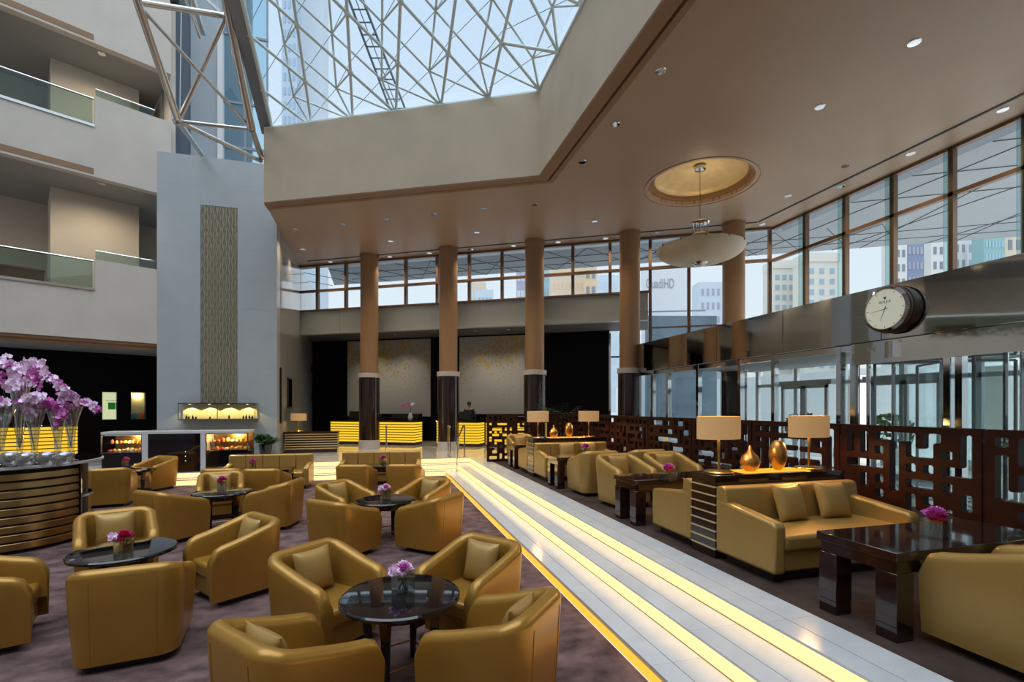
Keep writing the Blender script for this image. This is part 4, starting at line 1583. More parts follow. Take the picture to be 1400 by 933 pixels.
# ------------------------------------------------------------------ fretwork screens
def fret_mb(L, Hh, T, seed):
    rnd = random.Random(seed)
    p, b = .168, .070
    nx, nz = max(3, round(L / p)), round(Hh / p)
    px, pz = L / nx, Hh / nz
    bx, bz = b * px / p, b * pz / p
    xs, zs = [0.0], [0.0]
    for i in range(nx):
        xs += [bx / 2 + px * i if i == 0 else xs[-1] + bx, 0]
        xs[-1] = xs[-2] + px - bx
    xs = [0.0]
    for i in range(nx):
        xs.append(xs[-1] + bx)
        xs.append(xs[-1] + px - bx)
    xs.append(xs[-1] + bx)
    sx = L / xs[-1]
    xs = [x * sx for x in xs]
    zs = [0.0]
    for i in range(nz):
        zs.append(zs[-1] + bz)
        zs.append(zs[-1] + pz - bz)
    zs.append(zs[-1] + bz)
    sz = Hh / zs[-1]
    zs = [z * sz for z in zs]
    NX, NZ = len(xs) - 1, len(zs) - 1
    fill = [[True] * NZ for _ in range(NX)]
    for i in range(NX):
        for k in range(NZ):
            if i % 2 == 1 and k % 2 == 1:
                fill[i][k] = rnd.random() < .10
            elif i % 2 == 1 or k % 2 == 1:
                edge = i in (0, NX - 1) or k in (0, NZ - 1)
                fill[i][k] = True if edge and k != NZ - 1 else rnd.random() > (.35 if k != NZ - 1 else .12)
    m = MB()
    vid = {}

    def V(i, k, s):
        key = (i, k, s)
        if key not in vid:
            vid[key] = len(m.v)
            m.v.append(Vector((xs[i], s * T / 2, zs[k])))
        return vid[key]

    def ff(i, k):
        return 0 <= i < NX and 0 <= k < NZ and fill[i][k]
    for i in range(NX):
        for k in range(NZ):
            if not fill[i][k]:
                continue
            q = [(V(i, k, -1), V(i + 1, k, -1), V(i + 1, k + 1, -1), V(i, k + 1, -1)), (V(i, k + 1, 1), V(i + 1, k + 1, 1), V(i + 1, k, 1), V(i, k, 1))]
            if not ff(i - 1, k):
                q.append((V(i, k, -1), V(i, k + 1, -1), V(i, k + 1, 1), V(i, k, 1)))
            if not ff(i + 1, k):
                q.append((V(i + 1, k, 1), V(i + 1, k + 1, 1), V(i + 1, k + 1, -1), V(i + 1, k, -1)))
            if not ff(i, k - 1):
                q.append((V(i, k, 1), V(i + 1, k, 1), V(i + 1, k, -1), V(i, k, -1)))
            if not ff(i, k + 1):
                q.append((V(i, k + 1, -1), V(i + 1, k + 1, -1), V(i + 1, k + 1, 1), V(i, k + 1, 1)))
            for f in q:
                m.f.append(list(f))
                m.mi.append(0)
    me = m.mesh('fret_panel', 'fret_wood', 0)
    bm = bmesh.new()
    bm.from_mesh(me)
    es = []
    for e in bm.edges:
        d_ = e.verts[0].co - e.verts[1].co
        if abs(d_.y) > T * .9 and len(e.link_faces) == 2 and e.link_faces[0].normal.dot(e.link_faces[1].normal) < .5:
            es.append(e)
    bmesh.ops.bevel(bm, geom=es, offset=.011, segments=2, affect='EDGES', clamp_overlap=True)
    bm.to_mesh(me)
    bm.free()
    return me


HS = 1.34
fs1 = thing('fretwork_screen', 'dark red brown fretwork screen running along the terrace before the entrance', 'screen', (5.42, 0, ZU), PI / 2)
y = 13.2
k = 0
edges = [13.12, 11.7, 10.27, 8.84, 7.41, 5.98, 4.55, 3.12, 1.69, .26, -1.17]
for a, b in zip(edges[:-1], edges[1:]):
    o = link('fret_panel', fret_mb(a - b - .03, HS, .085, 11 + k), fs1)
    o.location = (b + .015, 0, 0)
    k += 1
for b in edges:
    part('joining_post', rbox(b - .03, -.03, 0, b + .03, .03, HS - .13), 'fret_wood', fs1)
fs2 = thing('fretwork_screen', 'dark fretwork screen closing the terrace before the glowing counter', 'screen', (2.96, 13.22, ZU), 0)
for k, (a, b) in enumerate(((0, .80), (.82, 1.62), (1.64, 2.42))):
    o = link('fret_panel', fret_mb(b - a, HS, .085, 71 + k), fs2)
    o.location = (a, 0, 0)
# ------------------------------------------------------------------ ceiling lamps
ORD = ('first', 'second', 'third', 'fourth', 'fifth', 'sixth', 'seventh', 'eighth')
ROWS = [('from the tower in the row behind the columns', [(452, 358), (533, 351), (587, 346), (644, 341), (702, 336), (763, 331), (828, 326), (896, 320)]),
        ('from the tower along the far edge of the skylight well', [(404, 314), (468, 307), (529, 301), (594, 293), (661, 286), (731, 280), (813, 303)]),
        ('from the tower in the row just before the columns', [(414, 341), (534, 330), (652, 318)]),
        ('from the lobby along the long side of the skylight well', [(796, 221), (841, 170), (903, 97)]),
        ('from the bowl lamp between dark slot and side glazing', [(1042, 307), (1150, 255), (1245, 210), (1371, 150)]),
        ('from the bowl lamp, inside the dark ceiling slot', [(1077, 268), (1156, 227), (1121, 146), (1250, 58)])]
dl0 = None
for words_, pts_ in ROWS:
    for k, (px, py) in enumerate(pts_):
        p = on_z(px, py, H)
        lab = ORD[k] + ' ceiling spotlight ' + words_
        if dl0 is None:
            dl0 = thing('downlight', lab, 'ceiling light', (p.x, p.y, H), 0, 'recessed spotlights in the tan ceiling')
            part('trim_ring', MB().lathe([(.060, -.010), (.088, -.012), (.096, 0), (.060, .0)], 24), 'chrome', dl0)
            part('lens', MB().lathe([(.02, -.004), (.058, -.008)], 20), 'lamp_lens', dl0)
        else:
            dup(dl0, (p.x, p.y, H), 0, lab)
        sd = bpy.data.lights.new('spot_beam', 'SPOT')
        sd.energy = 150
        sd.spot_size = math.radians(110)
        sd.spot_blend = .8
        sd.color = (1.0, .74, .46)
        sd.shadow_soft_size = .08
        so = bpy.data.objects.new('spot_beam', sd)
        COL.objects.link(so)
        so.location = (p.x, p.y, H - .03)
for k, px in enumerate((495, 540, 650, 695)):  # added spotlights, put in to brighten the floral panels
    p = on_line(px, NN * 19.0, U2)
    dup(dl0, (p.x, p.y, 5.12), 0, ORD[k] + ' added spotlight from the tower under the dark reception ceiling', 'added spotlights under the reception ceiling')
    sd = bpy.data.lights.new('reception_fill_beam', 'SPOT')
    sd.energy = 110
    sd.spot_size = math.radians(120)
    sd.spot_blend = .9
    sd.color = (1.0, .90, .74)
    sd.shadow_soft_size = .08
    so = bpy.data.objects.new('reception_fill_beam', sd)
    COL.objects.link(so)
    so.location = (p.x, p.y, 5.08)
for lev, z in ((0, 8.27), (1, 11.92)):  # added spotlights that lift the dim rooms behind the railings
    for k, t in enumerate((1.2, 3.6)):
        p = bal(t, .38)
        sd = bpy.data.lights.new('balcony_fill_beam', 'SPOT')
        sd.energy = 130
        sd.spot_blend = 1
        sd.spot_size = math.radians(165)
        sd.color = (1.0, .80, .52)
        so = bpy.data.objects.new('balcony_fill_beam', sd)
        COL.objects.link(so)
        so.location = (p.x, p.y, z - .03)
        d = dup(dl0, (p.x, p.y, z), 0, ORD[k] + ' added spotlight from the tower under the slab above the %s railing' % ('lower', 'middle')[lev], 'added spotlights under the balconies')

# bowl pendant
pd = thing('bowl_pendant', 'large shallow alabaster bowl lamp hanging under the round golden recess', 'pendant lamp', (PEND.x, PEND.y, 0), 0)
part('ceiling_plate', MB().lathe([(.13, H + .46), (.15, H + .42), (.14, H + .36), (.05, H + .34)], 24), 'chrome', pd)
part('rod', MB().tube([(0, 0, 6.3), (0, 0, H + .36)], .022, 10), 'chrome', pd)
for z in (6.66, 6.34):
    part('hub', MB().lathe([(.04, z - .04), (.22, z - .02), (.24, z), (.22, z + .03), (.04, z + .06)], 24), 'chrome', pd)
for k in range(4):
    a = .4 + k * PI / 2
    part('hanger', MB().tube([(.19 * math.cos(a), .19 * math.sin(a), 6.68), (.19 * math.cos(a), .19 * math.sin(a), 5.75)], .018, 8), 'chrome', pd)
bp_ = [(1.07 * math.sin(t), 6.02 - .38 * math.cos(t) ** 1.0 - 0) for t in [PI / 2 * k / 14 for k in range(1, 15)]]
part('bowl', MB().lathe([(.05, 5.64)] + [(r, z) for r, z in bp_] + [(1.04, 6.03)] + [(r - .03, z + .02) for r, z in reversed(bp_[:-1])], 64, close=False), 'bowl_alabaster', pd, smooth=60)
part('finial', MB().lathe([(.02, 5.55), (.12, 5.58), (.20, 5.645), (.2, 5.66)], 24), 'chrome', pd)
for k in range(12):
    a = k * PI / 6
    part('rim_clip', MB().lathe([(.012, -.03), (.024, 0), (.012, .03)], 8, (1.075 * math.cos(a), 1.075 * math.sin(a), 6.01)), 'bronze', pd)

# ------------------------------------------------------------------ wall clock on the mirror band
cy_ = 5.80
cz_ = 3.545
ck = thing('wall_clock', 'big round drum clock with fluted steel rim on the mirror band', 'clock', (XF - .02, cy_, cz_), 0)
ck.rotation_euler = Matrix(((0, 0, -1), (-1, 0, 0), (0, 1, 0))).to_euler()
RC, DC = .365, .22
part('drum', MB().lathe([(RC, 0), (RC, DC - .09), (RC - .015, DC - .08)], 64), 'clock_steel', ck)
part('drum_ring', MB().lathe([(RC + .012, DC - .13), (RC + .016, DC - .12), (RC + .012, DC - .10)], 64), 'clock_steel', ck)
m = MB()
N = 120
vs, fs = [], []
for rr, zz in ((RC - .01, DC - .085), (RC - .004, DC - .02), (RC - .05, DC + .012), (RC - .06, DC - .01)):
    for k in range(N * 2):
        w = PI * k / N
        q = rr + (.006 if k % 2 and zz > DC - .05 and rr > RC - .055 else -.006 if rr > RC - .055 else 0)
        vs.append((q * math.cos(w), q * math.sin(w), zz))
for i in range(3):
    for k in range(N * 2):
        fs.append((i * 2 * N + k, i * 2 * N + (k + 1) % (2 * N), (i + 1) * 2 * N + (k + 1) % (2 * N), (i + 1) * 2 * N + k))
part('fluted_bezel', m.add(vs, fs), 'chrome', ck, smooth=0)
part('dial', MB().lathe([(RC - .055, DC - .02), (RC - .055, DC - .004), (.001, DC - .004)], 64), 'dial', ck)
for k in range(12):
    mk = MB()
    a = k * PI / 6
    if k == 3:
        continue
    r0, r1 = RC - .10, RC - .07
    c, s = math.cos(a), math.sin(a)
    u, v = Vector((c, s, 0)), Vector((-s, c, 0))
    z = Vector((0, 0, DC - .003))
    mk.add([u * r0 - v * .005 + z, u * r1 - v * .005 + z, u * r1 + v * .005 + z, u * r0 + v * .005 + z], [(0, 1, 2, 3)])
    part('hour_mark', mk, 'ink', ck)
for nm, a, ln, wd, zz in (('minute_hand', PI / 2 - math.radians(264), .235, .005, .004), ('hour_hand', PI / 2 - math.radians(202), .20, .007, .002)):
    u, v = Vector((math.cos(a), math.sin(a), 0)), Vector((-math.sin(a), math.cos(a), 0))
    z = Vector((0, 0, DC + zz))
    part(nm, MB().add([u * -.05 - v * wd + z, u * ln - v * .002 + z, u * ln + v * .002 + z, u * -.05 + v * wd + z], [(0, 1, 2, 3)]), 'ink', ck)
fc = bpy.data.curves.new('lettering', 'FONT')
fc.body = 'ROLEX'
fc.size = .062
fc.align_x = 'CENTER'
fc.extrude = .001
fo = bpy.data.objects.new('lettering', fc)
COL.objects.link(fo)
fo.parent = ck
fo.location = (0, .095, DC - .002)
fc.materials.append(MATS['ink'])
fo = text_mesh(fo)
em = MB()
z = DC - .002
for k in range(5):
    x = (k - 2) * .012
    em.add([(x * .5 - .004, .165, z), (x * .5 + .004, .165, z), (x + .0035, .203 - abs(k - 2) * .004, z), (x - .0035, .203 - abs(k - 2) * .004, z)], [(0, 1, 2, 3)])
em.add([(-.016, .158, z), (.016, .158, z), (.014, .168, z), (-.014, .168, z)], [(0, 1, 2, 3)])
part('emblem', em, 'ink', ck)

# ------------------------------------------------------------------ round bar with orchids
ul = bpy.data.lights.new('bowl_uplight', 'SPOT')
ul.spot_size = math.radians(150)
ul.spot_blend = .8
ul.energy = 60
ul.color = (1.0, .76, .42)
ul.shadow_soft_size = .2
uo = bpy.data.objects.new('bowl_uplight', ul)
COL.objects.link(uo)
uo.location = (PEND.x + .05, PEND.y, 6.74)
uo.rotation_euler = (PI, 0, 0)
BC = Vector((-5.30, 8.90, 0))
ZB = 1.20
bar_ = thing('round_bar', 'round bar of bronze slats with a black glass top', 'bar counter', (BC.x, BC.y, 0), 0)
part('core', MB().lathe([(.93, 0), (.93, ZB - .06)], 64), 'black_matt', bar_)
a0_, a1_ = math.radians(-190), math.radians(-8)


def arc_band(r0, r1, z0, z1, aa, ab, n=36):
    m = MB()
    prof = [(r0, z0), (r1 - .004, z0), (r1, z0 + .008), (r1 - .012, z1 - .01), (r1 - .02, z1), (r0, z1)]
    vs, fs = [], []
    for k in range(n + 1):
        w = aa + (ab - aa) * k / n
        for r, z in prof:
            vs.append((r * math.cos(w), r * math.sin(w), z))
    q = len(prof)
    for k in range(n):
        for i in range(q):
            fs.append((k * q + i, (k + 1) * q + i, (k + 1) * q + (i + 1) % q, k * q + (i + 1) % q))
    fs.append(tuple(range(q)))
    fs.append(tuple(reversed(range(n * q, n * q + q))))
    return m.add(vs, fs)


for k in range(9):
    z0 = .05 + k * .118
    part('slat', arc_band(.92, 1.0, z0, z0 + .095, a0_, a1_), 'bronze', bar_, smooth=12)
part('end_panel', MB().prism([(.90, -.06), (1.0, -.14), (1.0, -.10), (.93, 0)], .03, ZB - .05), 'black_gloss', bar_)
for z in (.30, .62):
    part('shelf', arc_band(.90, 1.0, z, z + .03, a1_, math.radians(55), 16), 'chrome', bar_)
part('top_rim', MB().lathe([(1.09, ZB - .055), (1.12, ZB - .045), (1.12, ZB - .012), (1.09, ZB - .006)], 96), 'collar_white', bar_)
part('top', MB().lathe([(1.0, ZB - .06), (1.095, ZB - .045), (1.10, ZB), (.001, ZB)], 96, close=False), 'black_gloss', bar_)


def trumpet(h, rm, rb):
    """flared glass vase on a ball foot"""
    out = [(rb * 1.9, 0), (rb * 2.0, .012), (rb * .9, .03), (rb * .55, .05), (rb * 1.25, .085), (rb * 1.25, .11), (rb * .55, .145), (rb * .8, .17)]
    n = 10
    for k in range(1, n + 1):
        t = k / n
        out.append((rb * .8 + (rm - rb * .8) * t ** 1.9, .17 + (h - .17) * t))
    inn = [(r - .004, z) for r, z in reversed(out[8:])] + [(.002, .18)]
    return MB().lathe(out + inn, 28)


def bloom_mb():
    m = MB()
    petal_ring(m, 3, .052, 0, .012, w=.42, cup=.05)
    q = MB()
    petal_ring(q, 2, .056, .004, .014, w=.62, cup=.05)
    rot = Matrix.Rotation(PI / 6, 4, 'Z')
    m.add([rot @ v for v in q.v], q.f)
    petal_ring(m, 3, .018, .006, .02, w=.5, cup=.1)
    return m


BL_PALE = bloom_mb().mesh('blossom', 'petal_pale', 0)
BL_PINK = bloom_mb().mesh('blossom', 'petal_pink', 0)


def orchid(label, px, py, h, rm, sprays, d=None):
    b = at(px, HZ, 1.0) - Vector((0, 0, CH))
    dd = d
    loc = Vector((b.x * dd, b.y * dd, ZB))
    t = thing('orchid_vase', label, 'orchid vase', loc, -ANG, 'orchid vases on the round bar')
    part('glass_vase', trumpet(h, rm, .045), 'thin_glass', t, smooth=50)
    rnd = random.Random(px)
    for pts_, n, wid, pale in sprays:
        pts_ = [Vector(p) for p in pts_]

        def bez(u):
            k = (len(pts_) - 1) * u
            i = min(int(k), len(pts_) - 2)
            return pts_[i].lerp(pts_[i + 1], k - i)
        part('stem', MB().tube([(0, 0, .2)] + pts_, .004, 5), 'stem_green', t)
        for k in range(n):
            u = (k + .5) / n
            p = bez(u) + Vector((rnd.uniform(-1, 1), rnd.uniform(-1, 1), rnd.uniform(-1, 1))) * wid
            o = link('blossom', BL_PALE if rnd.random() < pale else BL_PINK, t)
            o.location = p
            s = rnd.uniform(.85, 1.25)
            o.scale = (s, s, s)
            o.rotation_euler = (PI / 2 + rnd.uniform(-.7, .7), rnd.uniform(-.7, .7), rnd.uniform(-.9, .9))
    return t


# local frame of a vase: x to the image's right, z up
orchid('tallest flared glass vase, its pink orchids arching high over the round bar', 27, 560, 1.08, .115,
       [([(0, 0, 1.08), (-.10, 0, 1.36), (-.30, 0, 1.46)], 40, .085, .85), ([(0, 0, 1.08), (.06, 0, 1.34), (.2, 0, 1.42), (.32, 0, 1.30)], 60, .09, .85), ([(.30, -.02, 1.30), (.45, 0, 1.20), (.58, 0, 1.10), (.66, 0, 1.02)], 26, .03, .85),
        ([(-.08, -.05, 1.12), (.05, -.1, 1.10), (.2, -.06, 1.16)], 34, .06, .9), ([(.18, -.02, 1.30), (.28, -.06, 1.24), (.33, -.06, 1.10)], 26, .045, .1), ([(-.26, -.04, 1.26), (-.2, -.08, 1.18), (-.16, -.08, 1.10)], 18, .05, .1)], d=7.0)
orchid('flared glass vase with a round head of pale orchids on the round bar', 47, 560, .83, .15,
       [([(-.13, 0, .88), (0, 0, .93), (.13, 0, .90)], 34, .055, .95), ([(-.06, -.03, .76), (.0, -.03, .68), (0, -.02, .58)], 12, .03, .4)], d=6.7)
orchid('flared glass vase with a trailing magenta orchid spray on the round bar', 79, 560, .74, .12,
       [([(-.18, -.02, .86), (-.02, -.02, .80), (.08, -.02, .68), (.0, -.03, .50)], 46, .045, .05)], d=6.85)
orchid('flared glass vase with pale orchids reaching towards the lit wall niche', 97, 560, .80, .14,
       [([(-.14, 0, .90), (-.04, 0, 1.0), (.06, 0, .90)], 30, .05, .8), ([(.08, 0, .90), (.22, 0, .86), (.34, 0, .80), (.42, 0, .74)], 24, .03, .85), ([(.0, -.03, .78), (-.08, -.03, .84)], 10, .03, .1)], d=7.1)
orchid('flared glass vase with pale orchids cut by the frame edge', 1, 560, .80, .16, [([(-.18, 0, .86), (-.02, 0, .90), (.06, 0, .84)], 26, .05, .92)], d=6.6)
for k, (px, dd, lab) in enumerate(((14, 6.45, 'clear glass ball bowl at the frame edge on the round bar'), (36, 6.4, 'clear glass ball bowl in front of the middle orchid vase'), (64, 6.45, 'clear glass ball bowl between the middle and the magenta orchid vase'), (88, 6.5, 'clear glass ball bowl in front of the vase reaching to the niche'))):
    b = at(px, HZ, 1.0) - Vector((0, 0, CH))
    g = thing('glass_bowl', lab, 'bowl', (b.x * dd, b.y * dd, ZB), 0, 'glass bowls on the round bar')
    part('bowl', MB().lathe([(.05, 0), (.09, .035), (.108, .095), (.096, .155), (.07, .185), (.064, .185), (.09, .155), (.101, .095), (.084, .04), (.002, .012)], 24), 'thin_glass', g, smooth=60)
    for q in range(3):
        o = link('blossom', BL_PALE, g)
        o.location = (.03 * math.cos(q * 2), .03 * math.sin(q * 2), .17)
        o.rotation_euler = (.4 * q, .3, q)

# ------------------------------------------------------------------ glowing slatted counters
def slat_counter(label, p, q, dep, z0, z1, n, glow_m, side=1, ends=True, name='slatted_counter', frame='dark_wood', top_over=.03, fill=.72):
    p, q = Vector(p), Vector(q)
    u = (q - p).normalized()
    nn = Vector((-u.y, u.x, 0)) * side
    L = (q - p).length
    t = thing(name, label, 'counter', (p.x, p.y, z0), math.atan2(u.y, u.x))
    s = side
    y1 = dep * s
    hgt = z1 - z0

    def bx(x0, ya, za, x1, yb, zb):
        return rbox(x0, min(ya, yb), za, x1, max(ya, yb), zb)
    part('body', bx(.02, .02 * s, 0, L - .02, y1, hgt - .05), frame, t)
    part('top', bx(-top_over, -top_over * s, hgt - .05, L + top_over, y1, hgt), frame, t)
    ph = (hgt - .05 - .10) / n
    for k in range(n):
        za = .10 + ph * k
        sl_ = part('slat', bx(0, 0, za + ph * (1 - fill) / 2, L, .03 * s, za + ph * (1 + fill) / 2), glow_m, t)
        if ends:
            part('end_slat', bx(L - .015, 0, za + ph * (1 - fill) / 2, L + .002, y1, za + ph * (1 + fill) / 2), glow_m, sl_)
    return t


KN = NN * 17.6
slat_counter('two part glowing yellow reception counter behind the first column', on_line(452, KN, U2), on_line(566, KN, U2), .75, ZU, 1.43, 8, 'slat_yellow')
slat_counter('glowing yellow reception counter where the clerk stands', on_line(597, KN, U2), on_line(654, KN, U2), .75, ZU, 1.43, 8, 'slat_yellow')
slat_counter('glowing yellow reception counter seen through the fretwork screen', on_line(664, KN, U2), on_line(742, KN, U2), .75, ZU, 1.43, 8, 'slat_yellow')
slat_counter('low dark desk with gold stripes against the grey side wall', (-2.93, 17.35, 0), (-1.28, 17.35, 0), .7, ZU, 1.16, 7, 'gold_slat', fill=.4, name='striped_desk')
q0, q1 = on_line(-25, bal(0, 2.2), U3), on_line(106, bal(0, 2.2), U3)
slat_counter('glowing yellow slatted counter behind the orchids', q0, q1, .6, ZU, 1.46, 8, 'slat_yellow')
bk = MB()
p, q = on_line(515, KN + NN * 1.7, U2), on_line(572, KN + NN * 1.7, U2)
t = thing('back_counter', 'dark low cabinet behind the reception counter', 'cabinet', (0, 0, 0), 0)
part('body', MB().wall(p, q, .4, ZU, 1.68, 1), 'black_gloss', t)
p, q = on_line(650, KN + NN * 1.7, U2), on_line(700, KN + NN * 1.7, U2)
t = thing('back_counter', 'dark low cabinet behind the clerk', 'cabinet', (0, 0, 0), 0)
part('body', MB().wall(p, q, .4, ZU, 1.68, 1), 'black_gloss', t)


def monitor(label, px, n=17.95, w=.5):
    p = on_line(px, NN * n, U2)
    t = thing('monitor', label, 'monitor', (p.x, p.y, 1.43), math.atan2(U2.y, U2.x) + PI)
    part('screen', rbox(-w / 2, -.02, .07, w / 2, .02, .37), 'black_gloss', t)
    part('stand', rbox(-.03, -.02, .01, .03, .02, .1), 'black_matt', t)
    part('foot', rbox(-.1, -.08, 0, .1, .08, .012), 'black_matt', t)


monitor('black monitor back on the counter before the first column', 485)
monitor('black monitor back in front of the clerk', 634, w=.6)

# orchid on the counter
p = on_line(561, NN * 17.9, U2)
t = thing('orchid_vase', 'slim glass vase with one magenta orchid spray on the reception counter', 'orchid vase', (p.x, p.y, 1.43), -ANG)
part('glass_vase', MB().lathe([(.05, 0), (.09, .06), (.10, .16), (.06, .26), (.05, .32), (.045, .32), (.055, .26), (.095, .16), (.08, .06), (.002, .02)], 20), 'frame_white', t, smooth=60)
part('stem', MB().tube([(0, 0, .2), (.02, 0, .45), (0, 0, .62), (-.15, 0, .66), (-.30, 0, .58)], .008, 6), 'stem_green', t)
rnd = random.Random(4)
for k in range(14):
    u = k / 13
    o = link('blossom', BL_PINK if k > 4 else BL_PALE, t)
    o.location = (.15 - .47 * u + rnd.uniform(-.03, .03), rnd.uniform(-.04, .04), .68 - .16 * max(0, u - .3) + rnd.uniform(-.03, .03))
    o.rotation_euler = (PI / 2 + rnd.uniform(-.5, .5), rnd.uniform(-.5, .5), 0)
    o.scale = (1.3, 1.3, 1.3)

# lamp and pictures by the striped desk
table_lamp('lit table lamp on the low striped desk by the grey side wall', (-2.55, 17.7, 1.16), 12)
for y, z0, z1, w, lab in ((16.95, 1.45, 3.25, .12, 'tall thin black panel on the grey side wall'), (18.6, 1.95, 3.0, .75, 'black framed picture on the grey side wall')):
    t = thing('wall_frame', lab, 'frame', (-2.995, y, z0), 0)
    part('frame', rbox(0, -w / 2, 0, .04, w / 2, z1 - z0), 'black_matt', t)
    part('sheet', rbox(.036, -w / 2 + .04, .04, .043, w / 2 - .04, z1 - z0 - .04), 'black_gloss', t)

# ------------------------------------------------------------------ handrails
def handrail(label, pts2, posts):
    t = thing('handrail', label, 'handrail', (0, 0, 0), 0)
    part('rail', MB().tube(pts2, .022, 10), 'chrome', t, smooth=60)
    for a, b in posts:
        part('post', MB().tube([a, b], .02, 10), 'chrome', t)
        part('foot', MB().lathe([(.045, 0), (.045, .02), (.02, .025)], 14, a), 'chrome', t)
    return t


def rail_at(label, x, y, zt=.95):
    pts2 = [(x, y - .02, ZU + zt - .03), (x, y + .05, ZU + zt), (x, y + .35, ZU + zt), (x, y + .42, ZU + zt - .03)]
    handrail(label, pts2, [((x, y, ZU), (x, y, ZU + zt - .01)), ((x, y + .4, ZU), (x, y + .4, ZU + zt - .01))])


rail_at('short steel handrail at the stairs before the first column', .27, 14.75)
rail_at('short steel handrail at the stairs before the second column', 2.15, 14.75)
handrail('bent steel handrail at the inner corner of the lit steps', [(2.62, 14.75, 1.42), (2.52, 14.5, 1.42), (2.30, 13.95, 1.15), (2.18, 13.65, 1.0)], [((2.58, 14.65, ZU), (2.58, 14.65, 1.42)), ((2.20, 13.7, .15), (2.20, 13.7, 1.02))])


# ------------------------------------------------------------------ pastry counter
def cxp(px, y=14.27):
    return on_line(px, Vector((0, y, 0)), Vector((1, 0, 0))).x


c0, c1 = COUNTER_X[0] + .01, COUNTER_X[1] - .01
xa, xb, xc, xd = cxp(194), cxp(202), cxp(274), cxp(281)
pc = thing('pastry_counter', 'white stone counter with two lit pastry cases and a black middle', 'display counter', (0, 14.27, .30), 0)
dc, hc = .70, 1.06
part('top', rbox(c0, 0, hc - .06, c1, dc, hc), 'white_stone', pc)
for a, b in ((xa, xb), (xc, xd)):
    part('post', rbox(a, 0, 0, b, dc, hc - .06), 'white_stone', pc)
part('black_front', rbox(xb, .02, .03, xc, dc, hc - .06), 'black_gloss', pc)
for k in range(3):
    part('knob', MB().lathe([(.012, 0), (.02, .01), (.012, .025)], 10, ((xb + xc) / 2 + .25, .0, .28 + .12 * k)), 'chrome', pc)
for nm, a, b in (('left', c0, xa), ('right', xd, c1)):
    lo, hi = .55, hc - .07
    part('cabinet', rbox(a + .01, .02, .12, b - .01, dc, lo), 'black_gloss', pc)
    part('kick_plate', rbox(a + .01, .03, 0, b - .01, dc, .12), 'chrome', pc)
    part('case_back', rbox(a + .02, dc - .04, lo, b - .02, dc, hi), 'bronze', pc)
    part('case_shelf', rbox(a + .03, .12, lo + .2, b - .03, dc - .05, lo + .212), 'thin_glass', pc)
    gp = part('case_glass', MB().quad((a, .01, lo), (b, .01, lo), (b, .01, hi), (a, .01, hi)), 'clear_pane', pc)
    part('case_frame', rbox(a, .0, hi - .015, b, .03, hi + .01).box((a, 0, lo - .015), (b, .03, lo)).box((a, 0, lo), (a + .02, .03, hi)).box((b - .02, 0, lo), (b, .03, hi)), 'chrome', pc)
    part('case_lamp', rbox(a + .05, .06, hi - .02, b - .05, .10, hi), 'vitrine_light', pc)
    rnd = random.Random(int(a * 100))
    for row, (zz, yy) in enumerate(((lo, .22), (lo + .212, .32), (lo, .42))):
        nn_ = 8
        for k in range(nn_):
            x = a + .1 + (b - a - .2) * k / (nn_ - 1)
            kind = rnd.choice(['pastry_gold', 'pastry_gold', 'pastry_red', 'pastry_cream'])
            lab = {'pastry_gold': 'golden baked pastry', 'pastry_red': 'small red glazed cake', 'pastry_cream': 'small cream cake'}[kind] + ' in the lit case at the %s end of the pastry counter' % ('bar' if nm == 'left' else 'plant')
            rr = rnd.uniform(.035, .055)
            hh = rnd.uniform(.05, .10)
            o = link('pastry', MB().lathe([(rr * .9, 0), (rr, hh * .3), (rr * .9, hh * .7), (rr * .45, hh), (.004, hh * 1.02)], 10).mesh('pastry', kind, 50))
            o.location = (x, 14.27 + yy, .30 + zz)
            tag(o, lab, 'pastry', 'pastries in the ' + nm + ' case')
    ld = bpy.data.lights.new('case_glow', 'POINT')
    ld.energy = 30
    ld.color = (1, .60, .20)
    ld.shadow_soft_size = .05
    lo_ = bpy.data.objects.new('case_glow', ld)
    COL.objects.link(lo_)
    lo_.location = ((a + b) / 2, 14.27 + .2, .30 + hi - .06)

# wall case on the tower
x0, x1 = cxp(243, 16.1), cxp(349, 16.1)
wc = thing('wall_case', 'long lit glass case with dark frame on the tower wall', 'display case', (0, 16.10, 1.60), 0)
hw = .50
part('back', rbox(x0 + .02, .32, .03, x1 - .02, .355, hw - .02), 'display_cream', wc)
part('floor', rbox(x0, 0, 0, x1, .355, .03), 'bronze', wc)
part('lid', rbox(x0, 0, hw - .03, x1, .355, hw), 'dark_wood', wc)
part('glass', MB().quad((x0 + .02, .005, .03), (x1 - .02, .005, .03), (x1 - .02, .005, hw - .03), (x0 + .02, .005, hw - .03)), 'clear_pane', wc)
for x in (x0, x1 - .02, (x0 + x1) / 2 - .008):
    part('post', rbox(x, 0, .03, x + .016, .02, hw - .03), 'bronze', wc)
for k in range(4):
    x = x0 + (x1 - x0) * (k + .5) / 4
    part('lamp', MB().lathe([(.03, 0), (.03, .012)], 12, (x, .16, hw - .045)), 'vitrine_light', wc)
    ld = bpy.data.lights.new('case_lamp', 'SPOT')
    ld.energy = 14
    ld.spot_size = math.radians(120)
    ld.color = (1, .78, .34)
    lo_ = bpy.data.objects.new('case_lamp', ld)
    COL.objects.link(lo_)
    lo_.location = (x, 16.10 + .17, 1.60 + hw - .05)
